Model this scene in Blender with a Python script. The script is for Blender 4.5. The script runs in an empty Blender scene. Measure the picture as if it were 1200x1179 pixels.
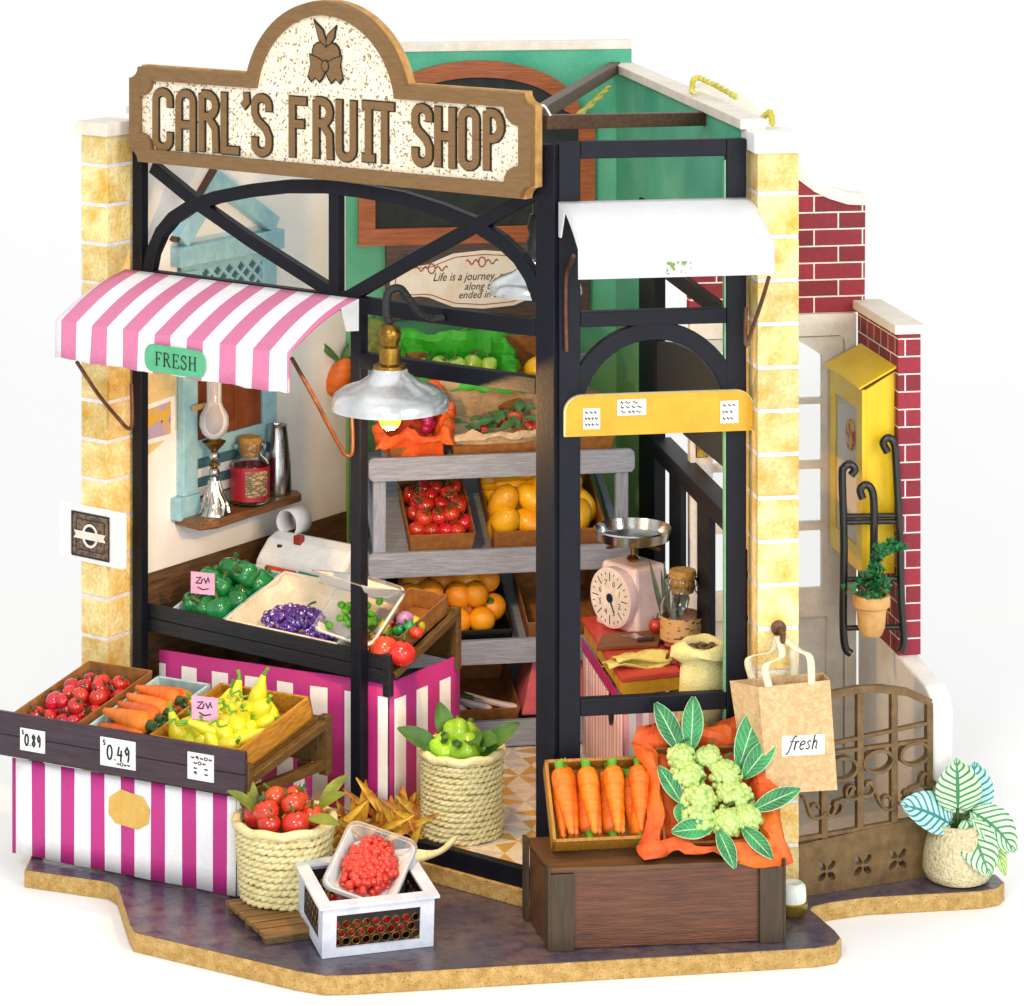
import bpy, bmesh, math, random
from math import sin, cos, pi, radians as R
from mathutils import Vector as V, Matrix, Euler, noise
S = bpy.context.scene
# ---------------- camera, world, lights, exposure ----------------
F=3340.; YH=-220.; CZ=13.07; CY=-33.4
cam=bpy.data.objects.new('camera',bpy.data.cameras.new('camera')); S.collection.objects.link(cam); S.camera=cam
cam.location=(0,CY,CZ); cam.rotation_euler=(pi/2,0,0)
cam.data.sensor_fit='HORIZONTAL'; cam.data.sensor_width=36; cam.data.lens=F/1200*36
cam.data.shift_x=0; cam.data.shift_y=-(589.5-YH)/1200
cam.data.clip_start=.5; cam.data.clip_end=500
w=bpy.data.worlds.new('World'); S.world=w; w.use_nodes=True
w.node_tree.nodes['Background'].inputs[0].default_value=(1,1,1,1)
w.node_tree.nodes['Background'].inputs[1].default_value=.80
def area(name,loc,tgt,size,power,col=(1,1,1),sy=None):
    l=bpy.data.lights.new(name,'AREA'); l.shape='RECTANGLE'; l.size=size; l.size_y=sy or size; l.energy=power; l.color=col
    o=bpy.data.objects.new(name,l); S.collection.objects.link(o); o.location=loc
    o.rotation_euler=(V(tgt)-V(loc)).to_track_quat('-Z','Y').to_euler(); return o
area('key_softbox',(-9,-30,26),(0,1,3),7,4300,(1,.985,.96))
area('fill_softbox',(22,-26,16),(0,2,3),14,4800,(.98,.99,1))
area('front_softbox',(3,-46,9),(0,3,4),12,3700,(1,.99,.97))
area('floor_wash',(0,10,60),(0,10,0),60,3600)
S.view_settings.view_transform='Standard'; S.view_settings.look='None'; S.view_settings.exposure=0; S.view_settings.gamma=1
S.render.resolution_x=1024; S.render.resolution_y=1006
rnd=random.Random(7)
# ---------------- frames: local x along a facade, y into the place, z up ----------------
def fr(x,y,z,deg,nd=None):
    a=R(deg); b=R(nd) if nd is not None else a+pi/2
    return Matrix(((cos(a),cos(b),0,x),(sin(a),sin(b),0,y),(0,0,1,z),(0,0,0,1)))
LF=fr(-4.97,3.89,0,-35.7); RF=fr(.45,0,0,9.3); BW=fr(-2.39,7.48,0,9.3); SW=fr(1.52,8.12,0,-80.7); CB=fr(4.57,4.27,0,9.3)
FS=fr(-3.26,.31,0,-26,52); W0=Matrix.Identity(4)
T=Matrix.Translation
def rot(a,ax): return Matrix.Rotation(R(a),4,ax)
def ray(px,py): return V(((px-600)/F,1.,-(py-YH)/F))
def wt(M,px,py,t=0):   # photo point -> (x, z) on the plane y=t of frame M
    Mi=M.inverted(); o=Mi@V((0,CY,CZ)); d=(Mi.to_3x3())@ray(px,py); k=(t-o.y)/d.y; p=o+d*k; return (p.x,p.z)
def ws(M,px,py,x=0):   # photo point -> (y, z) on the plane x=const of frame M
    Mi=M.inverted(); o=Mi@V((0,CY,CZ)); d=(Mi.to_3x3())@ray(px,py); k=(x-o.x)/d.x; p=o+d*k; return (p.y,p.z)
def G(px,py,z):
    d=(CZ-z)*F/(py-YH); return V(((px-600)/F*d,d+CY,z))
def P(px,py,Y):
    d=Y-CY; return V(((px-600)/F*d,Y,CZ-(py-YH)/F*d))
# ---------------- materials ----------------
def lin(h):
    if isinstance(h,(tuple,list)): return tuple(h)+((1,) if len(h)==3 else ())
    h=h.lstrip('#'); c=[int(h[i:i+2],16)/255 for i in (0,2,4)]
    return tuple(x/12.92 if x<=.04045 else ((x+.055)/1.055)**2.4 for x in c)+(1,)
def newmat(name):
    m=bpy.data.materials.new(name); m.use_nodes=True; n=m.node_tree.nodes; return m,n,m.node_tree.links,n['Principled BSDF']
def mathn(n,l,op,a,b=None,c=None):
    x=n.new('ShaderNodeMath'); x.operation=op
    for i,v in enumerate((a,b,c)):
        if v is None: continue
        if isinstance(v,(int,float)): x.inputs[i].default_value=v
        else: l.new(v,x.inputs[i])
    return x.outputs[0]
def mixc(n,l,f,a,b):
    x=n.new('ShaderNodeMix'); x.data_type='RGBA'
    for s,v in ((x.inputs[0],f),(x.inputs[6],a),(x.inputs[7],b)):
        if isinstance(v,(int,float,tuple)): s.default_value=v
        else: l.new(v,s)
    return x.outputs[2]
def coords(n,l,stretch=(1,1,1)):
    t=n.new('ShaderNodeTexCoord'); m=n.new('ShaderNodeMapping'); m.inputs['Scale'].default_value=stretch
    l.new(t.outputs['Object'],m.inputs[0]); return m.outputs[0]
def noisef(n,l,vec,scale,detail=6,lo=.35,hi=.65,rough=.55,dist=0):
    t=n.new('ShaderNodeTexNoise'); t.inputs['Scale'].default_value=scale; t.inputs['Detail'].default_value=detail; t.inputs['Roughness'].default_value=rough
    t.inputs['Distortion'].default_value=dist; l.new(vec,t.inputs['Vector'])
    r=n.new('ShaderNodeMapRange'); r.inputs[1].default_value=lo; r.inputs[2].default_value=hi; l.new(t.outputs['Fac'],r.inputs[0]); return r.outputs[0]
def bumpn(n,l,bs,h,st,dist=.02):
    b=n.new('ShaderNodeBump'); b.inputs['Strength'].default_value=st; b.inputs['Distance'].default_value=dist; l.new(h,b.inputs['Height']); l.new(b.outputs[0],bs.inputs['Normal'])
def mat(name,c1,c2=None,rough=.6,scale=6,stretch=(1,1,1),bump=.15,bscale=40,metal=0,coat=0,trans=0,sss=0,emit=None,estr=1,speck=None,island=0,ovar=0,ior=None,lo=.35,hi=.65,fine=.12):
    m,n,l,b=newmat(name); vec=coords(n,l,stretch); a=lin(c1)
    if c2 is None: c2=tuple(x*.82 for x in a[:3])
    f=noisef(n,l,vec,scale,lo=lo,hi=hi); col=mixc(n,l,f,a,lin(c2))
    g=noisef(n,l,vec,bscale,detail=3,lo=.3,hi=.7)
    if fine: 
        k=n.new('ShaderNodeHueSaturation'); l.new(col,k.inputs['Color']); l.new(mathn(n,l,'MULTIPLY_ADD',g,fine,1-fine*.5),k.inputs['Value']); col=k.outputs[0]
    if island:
        gi=n.new('ShaderNodeNewGeometry'); k=n.new('ShaderNodeHueSaturation'); l.new(col,k.inputs['Color'])
        l.new(mathn(n,l,'MULTIPLY_ADD',gi.outputs['Random Per Island'],island,1-island*.5),k.inputs['Value']); col=k.outputs[0]
    if ovar:
        oi=n.new('ShaderNodeObjectInfo'); k=n.new('ShaderNodeHueSaturation'); l.new(col,k.inputs['Color'])
        l.new(mathn(n,l,'MULTIPLY_ADD',oi.outputs['Random'],ovar,1-ovar*.6),k.inputs['Value']); l.new(mathn(n,l,'MULTIPLY_ADD',mathn(n,l,'FRACT',mathn(n,l,'MULTIPLY',oi.outputs['Random'],37.)),.02,.493),k.inputs['Hue']); col=k.outputs[0]
    if speck:
        sc,sz,th=speck; s=noisef(n,l,coords(n,l),sz,detail=2,lo=th,hi=th+.04); col=mixc(n,l,s,col,lin(sc))
    l.new(col,b.inputs['Base Color']); b.inputs['Roughness'].default_value=rough; b.inputs['Metallic'].default_value=metal
    b.inputs['Coat Weight'].default_value=coat; b.inputs['Coat Roughness'].default_value=.08
    b.inputs['Transmission Weight'].default_value=trans
    if ior: b.inputs['IOR'].default_value=ior
    if sss: b.inputs['Subsurface Weight'].default_value=sss; b.inputs['Subsurface Radius'].default_value=(.1,.05,.03)
    if emit: b.inputs['Emission Color'].default_value=lin(emit); b.inputs['Emission Strength'].default_value=estr
    if bump: bumpn(n,l,b,g,bump)
    return m
def wood(name,c1,c2,axis='X',rough=.5,sc=1,bump=.25,coat=0):
    st={'X':(.6,7,7),'Y':(7,.6,7),'Z':(7,7,.6)}[axis]
    return mat(name,c1,c2,rough=rough,scale=3*sc,stretch=st,bscale=9*sc,bump=bump,coat=coat,lo=.3,hi=.7,fine=.25)
def stripe(name,c1,c2,period,off=0,duty=.5,axis='X',zr=None,zs=0,rough=.55,bump=.06):
    m,n,l,b=newmat(name); t=n.new('ShaderNodeTexCoord'); s=n.new('ShaderNodeSeparateXYZ'); l.new(t.outputs['Object'],s.inputs[0])
    u=mathn(n,l,'FRACT',mathn(n,l,'MULTIPLY_ADD',s.outputs[axis],1/period,100+off)); f=mathn(n,l,'GREATER_THAN',u,duty)
    if zr: f=mathn(n,l,'MULTIPLY',f,mathn(n,l,'MULTIPLY',mathn(n,l,'GREATER_THAN',s.outputs['Z'],zr[0]),mathn(n,l,'LESS_THAN',mathn(n,l,'MULTIPLY_ADD',s.outputs['X'],-zs,s.outputs['Z']),zr[1])))
    g=noisef(n,l,t.outputs['Object'],30,detail=4,lo=.3,hi=.7)
    col=mixc(n,l,f,lin(c1),lin(c2)); k=n.new('ShaderNodeHueSaturation'); l.new(col,k.inputs['Color']); l.new(mathn(n,l,'MULTIPLY_ADD',g,.12,.93),k.inputs['Value'])
    l.new(k.outputs[0],b.inputs['Base Color']); b.inputs['Roughness'].default_value=rough; bumpn(n,l,b,g,bump); return m
def brick(name,c1,c2,mortar,bw,bh,ms=.012,axis='XZ',off=(0,0),squash=1,sqf=2):
    m,n,l,b=newmat(name); t=n.new('ShaderNodeTexCoord'); s=n.new('ShaderNodeSeparateXYZ'); c=n.new('ShaderNodeCombineXYZ'); l.new(t.outputs['Object'],s.inputs[0])
    l.new(mathn(n,l,'ADD',s.outputs[axis[0]],off[0]),c.inputs[0]); l.new(mathn(n,l,'ADD',s.outputs[axis[1]],off[1]),c.inputs[1])
    k=n.new('ShaderNodeTexBrick'); l.new(c.outputs[0],k.inputs['Vector']); k.inputs['Scale'].default_value=1; k.inputs['Brick Width'].default_value=bw; k.inputs['Row Height'].default_value=bh
    k.inputs['Mortar Size'].default_value=ms; k.inputs['Mortar Smooth'].default_value=.1; k.squash=squash; k.squash_frequency=sqf; k.inputs['Bias'].default_value=0
    k.inputs['Color1'].default_value=lin(c1); k.inputs['Color2'].default_value=lin(c2); k.inputs['Mortar'].default_value=lin(mortar)
    g=noisef(n,l,t.outputs['Object'],26,detail=5,lo=.3,hi=.7); h=n.new('ShaderNodeHueSaturation'); l.new(k.outputs[0],h.inputs['Color']); l.new(mathn(n,l,'MULTIPLY_ADD',g,.3,.85),h.inputs['Value'])
    l.new(h.outputs[0],b.inputs['Base Color']); b.inputs['Roughness'].default_value=.7; bumpn(n,l,b,mathn(n,l,'MULTIPLY_ADD',k.outputs['Fac'],-1,1),.25,.01); return m
# ---------------- mesh builder ----------------
class MB:
    def __init__(s): s.v=[]; s.f=[]; s.uv=[]
    def add(s,vs,fs,uvs=None):
        o=len(s.v); s.v+=[V(p) for p in vs]; s.f+=[tuple(i+o for i in f) for f in fs]
        s.uv+= uvs if uvs else [None]*len(fs); return s
    def box(s,x0,x1,y0,y1,z0,z1,M=None):
        vs=[V((x,y,z)) for x in (x0,x1) for y in (y0,y1) for z in (z0,z1)]
        if M is not None: vs=[M@v for v in vs]
        return s.add(vs,[(0,1,3,2),(4,6,7,5),(0,4,5,1),(2,3,7,6),(0,2,6,4),(1,5,7,3)])
    def bar(s,a,b,wd,h,up=(0,0,1)):
        a=V(a); b=V(b); d=(b-a).normalized(); u=V(up); sx=d.cross(u).normalized(); u=sx.cross(d)
        vs=[p+sx*i*wd/2+u*j*h/2 for p in (a,b) for i in (-1,1) for j in (-1,1)]
        return s.add(vs,[(0,2,3,1),(4,5,7,6),(0,1,5,4),(2,6,7,3),(0,4,6,2),(1,3,7,5)])
    def poly(s,pts,a,b,pl='xz'):
        f={'xz':lambda p,t:V((p[0],t,p[1])),'xy':lambda p,t:V((p[0],p[1],t)),'yz':lambda p,t:V((t,p[0],p[1]))}[pl]
        n=len(pts); vs=[f(p,a) for p in pts]+[f(p,b) for p in pts]
        return s.add(vs,[tuple(range(n)),tuple(range(2*n-1,n-1,-1))]+[(i,i+n,(i+1)%n+n,(i+1)%n) for i in range(n)])
    def ribbon(s,pts,wd,a,b,pl='xz',cap=True):
        q=[V((p[0],p[1])) for p in pts]; pts=[q[0]]+[q[i] for i in range(1,len(q)) if (q[i]-q[i-1]).length>1e-5]; L=[];Rr=[]; n=len(pts)
        wl=wd if isinstance(wd,(list,tuple)) else [wd]*n
        for i,p in enumerate(pts):
            d1=(p-pts[i-1]).normalized() if i>0 else None; d2=(pts[i+1]-p).normalized() if i<n-1 else None
            if d1 is None: d1=d2
            if d2 is None: d2=d1
            n1=V((-d1.y,d1.x)); n2=V((-d2.y,d2.x)); m=(n1+n2)
            m=m.normalized() if m.length>1e-6 else n1; k=1/max(.45,m.dot(n1)); L.append(p+m*wl[i]/2*k); Rr.append(p-m*wl[i]/2*k)
        f={'xz':lambda p,t:V((p[0],t,p[1])),'xy':lambda p,t:V((p[0],p[1],t)),'yz':lambda p,t:V((t,p[0],p[1]))}[pl]
        vs=[];fs=[]
        for i in range(n): vs+=[f(L[i],a),f(Rr[i],a),f(L[i],b),f(Rr[i],b)]
        for i in range(n-1):
            q=4*i; fs+=[(q,q+4,q+5,q+1),(q+2,q+3,q+7,q+6),(q,q+2,q+6,q+4),(q+1,q+5,q+7,q+3)]
        fs+=[(0,1,3,2),(4*n-4,4*n-2,4*n-1,4*n-3)]
        return s.add(vs,fs)
    def tube(s,pts,r,n=10,closed=False):
        pts=[V(p) for p in pts]; m=len(pts); rr=r if isinstance(r,(list,tuple)) else [r]*m; vs=[];fs=[]; pu=None
        for i,p in enumerate(pts):
            d=(pts[(i+1)%m]-pts[i-1]) if (closed or 0<i<m-1) else (pts[1]-pts[0] if i==0 else pts[-1]-pts[-2]); d.normalize()
            if pu is None: pu=V((0,0,1)) if abs(d.z)<.9 else V((1,0,0))
            u=(pu-d*pu.dot(d)).normalized(); pu=u; w_=d.cross(u)
            vs+=[p+(u*cos(2*pi*k/n)+w_*sin(2*pi*k/n))*rr[i] for k in range(n)]
        for i in range(m if closed else m-1):
            j=(i+1)%m; fs+=[(i*n+k,i*n+(k+1)%n,j*n+(k+1)%n,j*n+k) for k in range(n)]
        if not closed: fs+=[tuple(range(n-1,-1,-1)),tuple(range((m-1)*n,m*n))]
        return s.add(vs,fs)
    def lathe(s,prof,n=28,o=(0,0,0),M=None,cap=True,sx=1,sy=1):
        vs=[];fs=[];m=len(prof); o=V(o)
        for r,z in prof: vs+=[V((r*cos(2*pi*k/n)*sx,r*sin(2*pi*k/n)*sy,z)) for k in range(n)]
        for i in range(m-1): fs+=[(i*n+k,i*n+(k+1)%n,(i+1)*n+(k+1)%n,(i+1)*n+k) for k in range(n)]
        if cap: fs+=[tuple(range(n-1,-1,-1)),tuple(range((m-1)*n,m*n))]
        if M is not None: vs=[M@v for v in vs]
        return s.add([v+o for v in vs],fs)
    def ball(s,c,rx,ry=None,rz=None,n=12,M=None,jit=0):
        ry=ry or rx; rz=rz or rx; m=max(6,n//2+1); pr=[]; c=V(c); vs=[];fs=[]
        for i in range(1,m): 
            a=pi*i/m; vs+=[V((rx*sin(a)*cos(2*pi*k/n),ry*sin(a)*sin(2*pi*k/n),-rz*cos(a))) for k in range(n)]
        b=len(vs); vs+=[V((0,0,-rz)),V((0,0,rz))]
        for i in range(m-2): fs+=[(i*n+k,i*n+(k+1)%n,(i+1)*n+(k+1)%n,(i+1)*n+k) for k in range(n)]
        fs+=[(b,(k+1)%n,k) for k in range(n)]+[(b+1,(m-2)*n+k,(m-2)*n+(k+1)%n) for k in range(n)]
        if jit: vs=[v*(1+jit*noise.noise(v*(3/rx)*.4+c*3)) for v in vs]
        if M is not None: vs=[M@v for v in vs]
        return s.add([v+c for v in vs],fs)
    def sheet(s,grid):
        m=len(grid); n=len(grid[0]); vs=[p for row in grid for p in row]; fs=[];uv=[]
        for i in range(m-1):
            for j in range(n-1):
                fs.append((i*n+j,i*n+j+1,(i+1)*n+j+1,(i+1)*n+j))
                uv.append([(j/(n-1),i/(m-1)),((j+1)/(n-1),i/(m-1)),((j+1)/(n-1),(i+1)/(m-1)),(j/(n-1),(i+1)/(m-1))])
        return s.add(vs,fs,uv)
    def merge(s,o,M=None):
        return s.add([M@v for v in o.v] if M is not None else o.v,o.f,o.uv)
def cut(mb,outer,holes,a,b,M=None):   # flat plate in the xz plane with openings
    cu=bpy.data.curves.new('c','CURVE'); cu.dimensions='2D'; cu.fill_mode='BOTH'; cu.extrude=abs(b-a)/2
    for loop in [outer]+list(holes):
        sp=cu.splines.new('POLY'); sp.points.add(len(loop)-1); sp.use_cyclic_u=True
        for p,q in zip(sp.points,loop): p.co=(q[0],q[1],0,1)
    o=bpy.data.objects.new('c',cu); me=bpy.data.meshes.new_from_object(o)
    vs=[V((v.co.x,(a+b)/2-v.co.z,v.co.y)) for v in me.vertices]
    if M is not None: vs=[M@v for v in vs]
    mb.add(vs,[tuple(p.vertices) for p in me.polygons]); bpy.data.meshes.remove(me); bpy.data.objects.remove(o); bpy.data.curves.remove(cu); return mb
def text(mb,s,size,x,z,y,ext=.004,shear=0,align='CENTER',M=None,sx=1):
    cu=bpy.data.curves.new('t','FONT'); cu.body=s; cu.size=size; cu.extrude=ext; cu.shear=shear; cu.align_x=align; cu.align_y='CENTER'; cu.resolution_u=3
    o=bpy.data.objects.new('t',cu); me=bpy.data.meshes.new_from_object(o)
    vs=[V((v.co.x*sx+x,y-v.co.z,v.co.y+z)) for v in me.vertices]
    if M is not None: vs=[M@v for v in vs]
    mb.add(vs,[tuple(p.vertices) for p in me.polygons]); bpy.data.meshes.remove(me); bpy.data.objects.remove(o); bpy.data.curves.remove(cu); return mb
def arc(cx,cy,rx,ry,a0,a1,n=12): return [(cx+rx*cos(R(a0+(a1-a0)*i/n)),cy+ry*sin(R(a0+(a1-a0)*i/n))) for i in range(n+1)]
def rrect(x0,x1,z0,z1,r,n=5):
    return arc(x1-r,z0+r,r,r,-90,0,n)+arc(x1-r,z1-r,r,r,0,90,n)+arc(x0+r,z1-r,r,r,90,180,n)+arc(x0+r,z0+r,r,r,180,270,n)
def spline(pts,k=6):
    pts=[V(p) for p in pts]; o=[]; n=len(pts)
    for i in range(n-1):
        a=pts[max(i-1,0)];b=pts[i];c=pts[i+1];d=pts[min(i+2,n-1)]
        for j in range(k):
            t=j/k; o.append(.5*((2*b)+(c-a)*t+(2*a-5*b+4*c-d)*t*t+(3*b-a-3*c+d)*t**3))
    return o+[pts[-1]]
# ---------------- objects ----------------
TW={}; FMX={}
def ortho(M):
    x=M.col[0].xyz.normalized(); z=M.col[2].xyz.normalized(); y=z.cross(x).normalized(); z=x.cross(y)
    return Matrix(((x.x,y.x,z.x,M.col[3].x),(x.y,y.y,z.y,M.col[3].y),(x.z,y.z,z.z,M.col[3].z),(0,0,0,1)))
def meta(o,label,cat,group=None):
    o['label']=label; o['category']=cat
    if group: o['group']=group
def thing(name,label,cat,M,base=(0,0,0),group=None):
    o=bpy.data.objects.new(name,None); S.collection.objects.link(o); o.empty_display_size=.1
    t=ortho(M@T(V(base))); t.translation=M@V(base); o.matrix_world=t; TW[o]=t.copy(); FMX[o]=M; meta(o,label,cat,group); return o
def finish(o,bevel,solid,sub,smooth):
    me=o.data
    if smooth: me.polygons.foreach_set('use_smooth',[True]*len(me.polygons)); me.set_sharp_from_angle(angle=R(smooth if smooth>1 else 40))
    if solid: m=o.modifiers.new('s','SOLIDIFY'); m.thickness=solid; m.offset=0
    if sub: m=o.modifiers.new('u','SUBSURF'); m.levels=m.render_levels=sub
    if bevel: m=o.modifiers.new('b','BEVEL'); m.width=bevel; m.segments=2; m.limit_method='ANGLE'; m.angle_limit=R(35); m.harden_normals=False
def mk(name,mb,mt,t,M,bevel=0,solid=0,sub=0,smooth=0,norm=True):
    X=t.inverted()@M; me=bpy.data.meshes.new(name); me.from_pydata([tuple(X@v) for v in mb.v],[],mb.f)
    if any(mb.uv):
        uvl=me.uv_layers.new(name='UVMap'); i=0
        for f,u in zip(me.polygons,mb.uv):
            for k in range(f.loop_total): uvl.data[f.loop_start+k].uv=u[k] if u else (0,0)
    if norm and not any(mb.uv):
        bm=bmesh.new(); bm.from_mesh(me); bmesh.ops.recalc_face_normals(bm,faces=bm.faces); bm.to_mesh(me); bm.free()
    for m in (mt if isinstance(mt,(list,tuple)) else [mt]): me.materials.append(m)
    o=bpy.data.objects.new(name,me); S.collection.objects.link(o); finish(o,bevel,solid,sub,smooth); return o
def part(name,mb,mt,par,M=None,label=None,**k):
    M=FMX[par] if M is None else M
    o=mk(name,mb,mt,TW[par],M,**k); o.parent=par; TW[o]=TW[par]; FMX[o]=M
    if label: o['label']=label
    return o
def solo(name,label,cat,mb,mt,M,base=(0,0,0),group=None,kind=None,**k):
    t=ortho(M@T(V(base))); t.translation=M@V(base)
    o=mk(name,mb,mt,t,M,**k); o.matrix_world=t; TW[o]=t.copy(); FMX[o]=M
    if kind: o['kind']=kind
    else: meta(o,label,cat,group)
    return o
def dup(src,Mw,label,group=None):
    c=src.copy(); S.collection.objects.link(c); c.matrix_world=Mw
    for ch in src.children:
        d=ch.copy(); S.collection.objects.link(d); d.parent=c
        for g in ch.children:
            e=g.copy(); S.collection.objects.link(e); e.parent=d
    c['label']=label
    if group: c['group']=group
    elif 'group' in c: del c['group']
    return c
class Proto:   # first placement uses the object itself, later ones copy it
    def __init__(s,make): s.make=make; s.o=None
    def put(s,Mw,label,group=None,scale=1):
        Mw=ortho(Mw)@Matrix.Diagonal((scale,scale,scale,1)) if not isinstance(scale,tuple) else ortho(Mw)@Matrix.Diagonal(scale+(1,))
        if s.o is None:
            s.o=s.make(); s.o.matrix_world=Mw; s.o['label']=label
            if group: s.o['group']=group
            return s.o
        return dup(s.o,Mw,label,group)
# ---------------- shared materials ----------------
IRON=mat('black_paint','#10131f','#0b0d16',rough=.5,scale=5,bump=.07,bscale=22,fine=.3)
IRON.node_tree.nodes['Principled BSDF'].inputs['Specular IOR Level'].default_value=.25
MDF=mat('raw_board_edge','#cfae6c','#b48c48',rough=.8,scale=9,bscale=60,bump=.5,speck=('#7d5622',55,.62),fine=.35)
WHITE=mat('white_card','#f1f1ee','#e9e9e6',rough=.55,bump=.05)
CREAM=mat('cream_ply','#eee6d8','#e0d6c4',rough=.6,scale=4,bump=.1)
KRAFT=mat('kraft_card','#a06c33','#865526',rough=.75,scale=8,bscale=50,bump=.2)
BROWN=wood('brown_stain','#5c3d28','#3c2718','X')
DARKWOOD=wood('dark_stain','#43302a','#2b1e1c','X')
STEEL=mat('polished_steel','#cfd0ce',rough=.18,metal=1,bump=.04)
BRASS=mat('aged_brass','#b08a3e','#7a5a22',rough=.28,metal=1,bump=.1)
GOLDB=mat('bronze_paint','#80653e','#634d2e',rough=.45,metal=.25,scale=6,bump=.15,fine=.25)
INK=mat('black_ink','#15130f',rough=.6,bump=0)
GLASS=mat('clear_glass','#ffffff','#ffffff',rough=.02,trans=1,bump=0,ior=1.4,fine=0)
GREENSTEM=mat('stem_green','#47702a','#2c5220',rough=.5,scale=12)
def clearfilm(name,a=.12,tint='#ffffff',rough=.08):
    m,n,l,b=newmat(name); b.inputs['Base Color'].default_value=lin(tint); b.inputs['Roughness'].default_value=rough
    t=n.new('ShaderNodeBsdfTransparent'); x=n.new('ShaderNodeMixShader'); fz=n.new('ShaderNodeFresnel'); fz.inputs[0].default_value=1.45
    l.new(mathn(n,l,'ADD',fz.outputs[0],a),x.inputs[0]); l.new(t.outputs[0],x.inputs[1]); l.new(b.outputs[0],x.inputs[2]); l.new(x.outputs[0],n['Material Output'].inputs[0]); return m
PANE=clearfilm('window_pane',.04)
# ---------------- setting: studio floor, base board, shop floor ----------------
m=MB(); gp=[(-120,-60),(120,-60)]
rows=[(-60,0),(20,0),(30,0)]+[(30+14*sin(R(a)),14-14*cos(R(a))) for a in range(10,91,10)]+[(44,80)]
m.sheet([[V((x,y,z)) for x in (-140,-40,0,40,140)] for y,z in rows])
solo('ground','','',m,mat('studio_paper','#fbfbfb','#fbfbfb',rough=.9,bump=0,fine=0),W0,kind='structure',smooth=60)
base=[(-5.93,1.22),(-4.86,.84),(-4.74,.74),(-4.42,-.55),(-4.3,-.78),(-2.25,-1.87),(-2.0,-1.93),(-.1,-1.66)]
base=[(-5.93,1.24),(-4.86,.85),(-4.72,.66),(-4.42,-.5),(-4.34,-.72),(-2.4,-1.80),(-2.07,-1.93),(-1.8,-1.92),(3.45,-1.16),(3.68,-1.06),(3.76,-.86),(3.72,-.66),(3.50,-.02),(3.55,.08),(3.75,.2),(4.2,.36),(5.6,.56),(5.82,.66),(5.92,.84),(5.86,1.08),(5.3,2.0),(5.2,7.6),(1.9,9.0),(-3.2,8.4),(-5.9,4.6)]
m=MB(); m.poly(base,0,.215,'xy')
bb=thing('base_board','thick raw fibreboard base with violet slate paving printed on top','base board',W0,(0,0,0))
part('board',m,MDF,bb,bevel=.015)
pv,n,l,b=newmat('slate_paving'); vc=coords(n,l)
c1=mixc(n,l,noisef(n,l,vc,1.1,5,.35,.65),lin('#484458'),lin('#6f5b56')); c1=mixc(n,l,noisef(n,l,vc,5,8,.45,.7),c1,lin('#37324a')); c1=mixc(n,l,noisef(n,l,vc,10,6,.6,.85),c1,lin('#7a6c78'))
l.new(c1,b.inputs['Base Color']); b.inputs['Roughness'].default_value=.22; bumpn(n,l,b,noisef(n,l,vc,9,8),.2,.02)
inset=[(x*.996+(.004*0),y*.99+.004) for x,y in base]
m=MB(); m.poly(inset,.2155,.2205,'xy'); part('paving',m,pv,bb)
# interior platform
def inLF(s,t): p=LF@V((s,t,0)); return (p.x,p.y)
def inRF(s,t): p=RF@V((s,t,0)); return (p.x,p.y)
plat=[inLF(-.55,-.3),inLF(-.05,-.3),inLF(-.05,-.16),inLF(6.72,-.16),inRF(2.35,-.16),inRF(2.9,-.16),(3.35,.6),(1.6,8.3),(-2.5,7.6),inLF(-.4,.5)]
m=MB(); m.poly(plat,.221,.43,'xy')
sf=thing('shop_floor','raised platform under the shop with a floor of cream, mustard and grey triangle tiles','floor',W0,(0,2,.221)); part('platform_board',m,MDF,sf,bevel=.01)
m=MB(); m.poly([inLF(0,.0),inLF(6.75,.0),inRF(2.4,.0),(2.75,.6),(1.52,8.1),(-2.35,7.5)],.431,.64,'xy')
tl,n,l,b=newmat('triangle_tiles'); t=n.new('ShaderNodeTexCoord'); mp=n.new('ShaderNodeMapping'); mp.inputs['Rotation'].default_value=(0,0,R(22)); mp.inputs['Scale'].default_value=(2.3,2.3,1); l.new(t.outputs['Object'],mp.inputs[0])
s_=n.new('ShaderNodeSeparateXYZ'); l.new(mp.outputs[0],s_.inputs[0]); X,Y=s_.outputs[0],s_.outputs[1]
fx=mathn(n,l,'FRACT',X); fy=mathn(n,l,'FRACT',Y); ix=mathn(n,l,'FLOOR',X); iy=mathn(n,l,'FLOOR',Y)
a_=mathn(n,l,'GREATER_THAN',fx,fy); b_=mathn(n,l,'GREATER_THAN',mathn(n,l,'ADD',fx,fy),1.)
idx=mathn(n,l,'ADD',mathn(n,l,'MULTIPLY',a_,1.),mathn(n,l,'ADD',mathn(n,l,'MULTIPLY',b_,2.),mathn(n,l,'ADD',ix,mathn(n,l,'MULTIPLY',iy,2.))))
q=mathn(n,l,'FLOORED_MODULO',idx,4.) ; rp=n.new('ShaderNodeValToRGB'); rp.color_ramp.interpolation='CONSTANT'; l.new(mathn(n,l,'DIVIDE',q,4.),rp.inputs[0])
e=rp.color_ramp.elements; e[0].position=0; e[0].color=lin('#efe6d2'); e[1].position=.2; e[1].color=lin('#d0a448')
for p_,h_ in ((.45,'#cfc8c0'),(.7,'#e9dcc0')): z_=e.new(p_); z_.color=lin(h_)
gg=noisef(n,l,t.outputs['Object'],14,6); l.new(mixc(n,l,mathn(n,l,'MULTIPLY',gg,.25),rp.outputs[0],lin('#8a7a60')),b.inputs['Base Color']); b.inputs['Roughness'].default_value=.35
part('tiled_surface',m,tl,sf)
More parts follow.
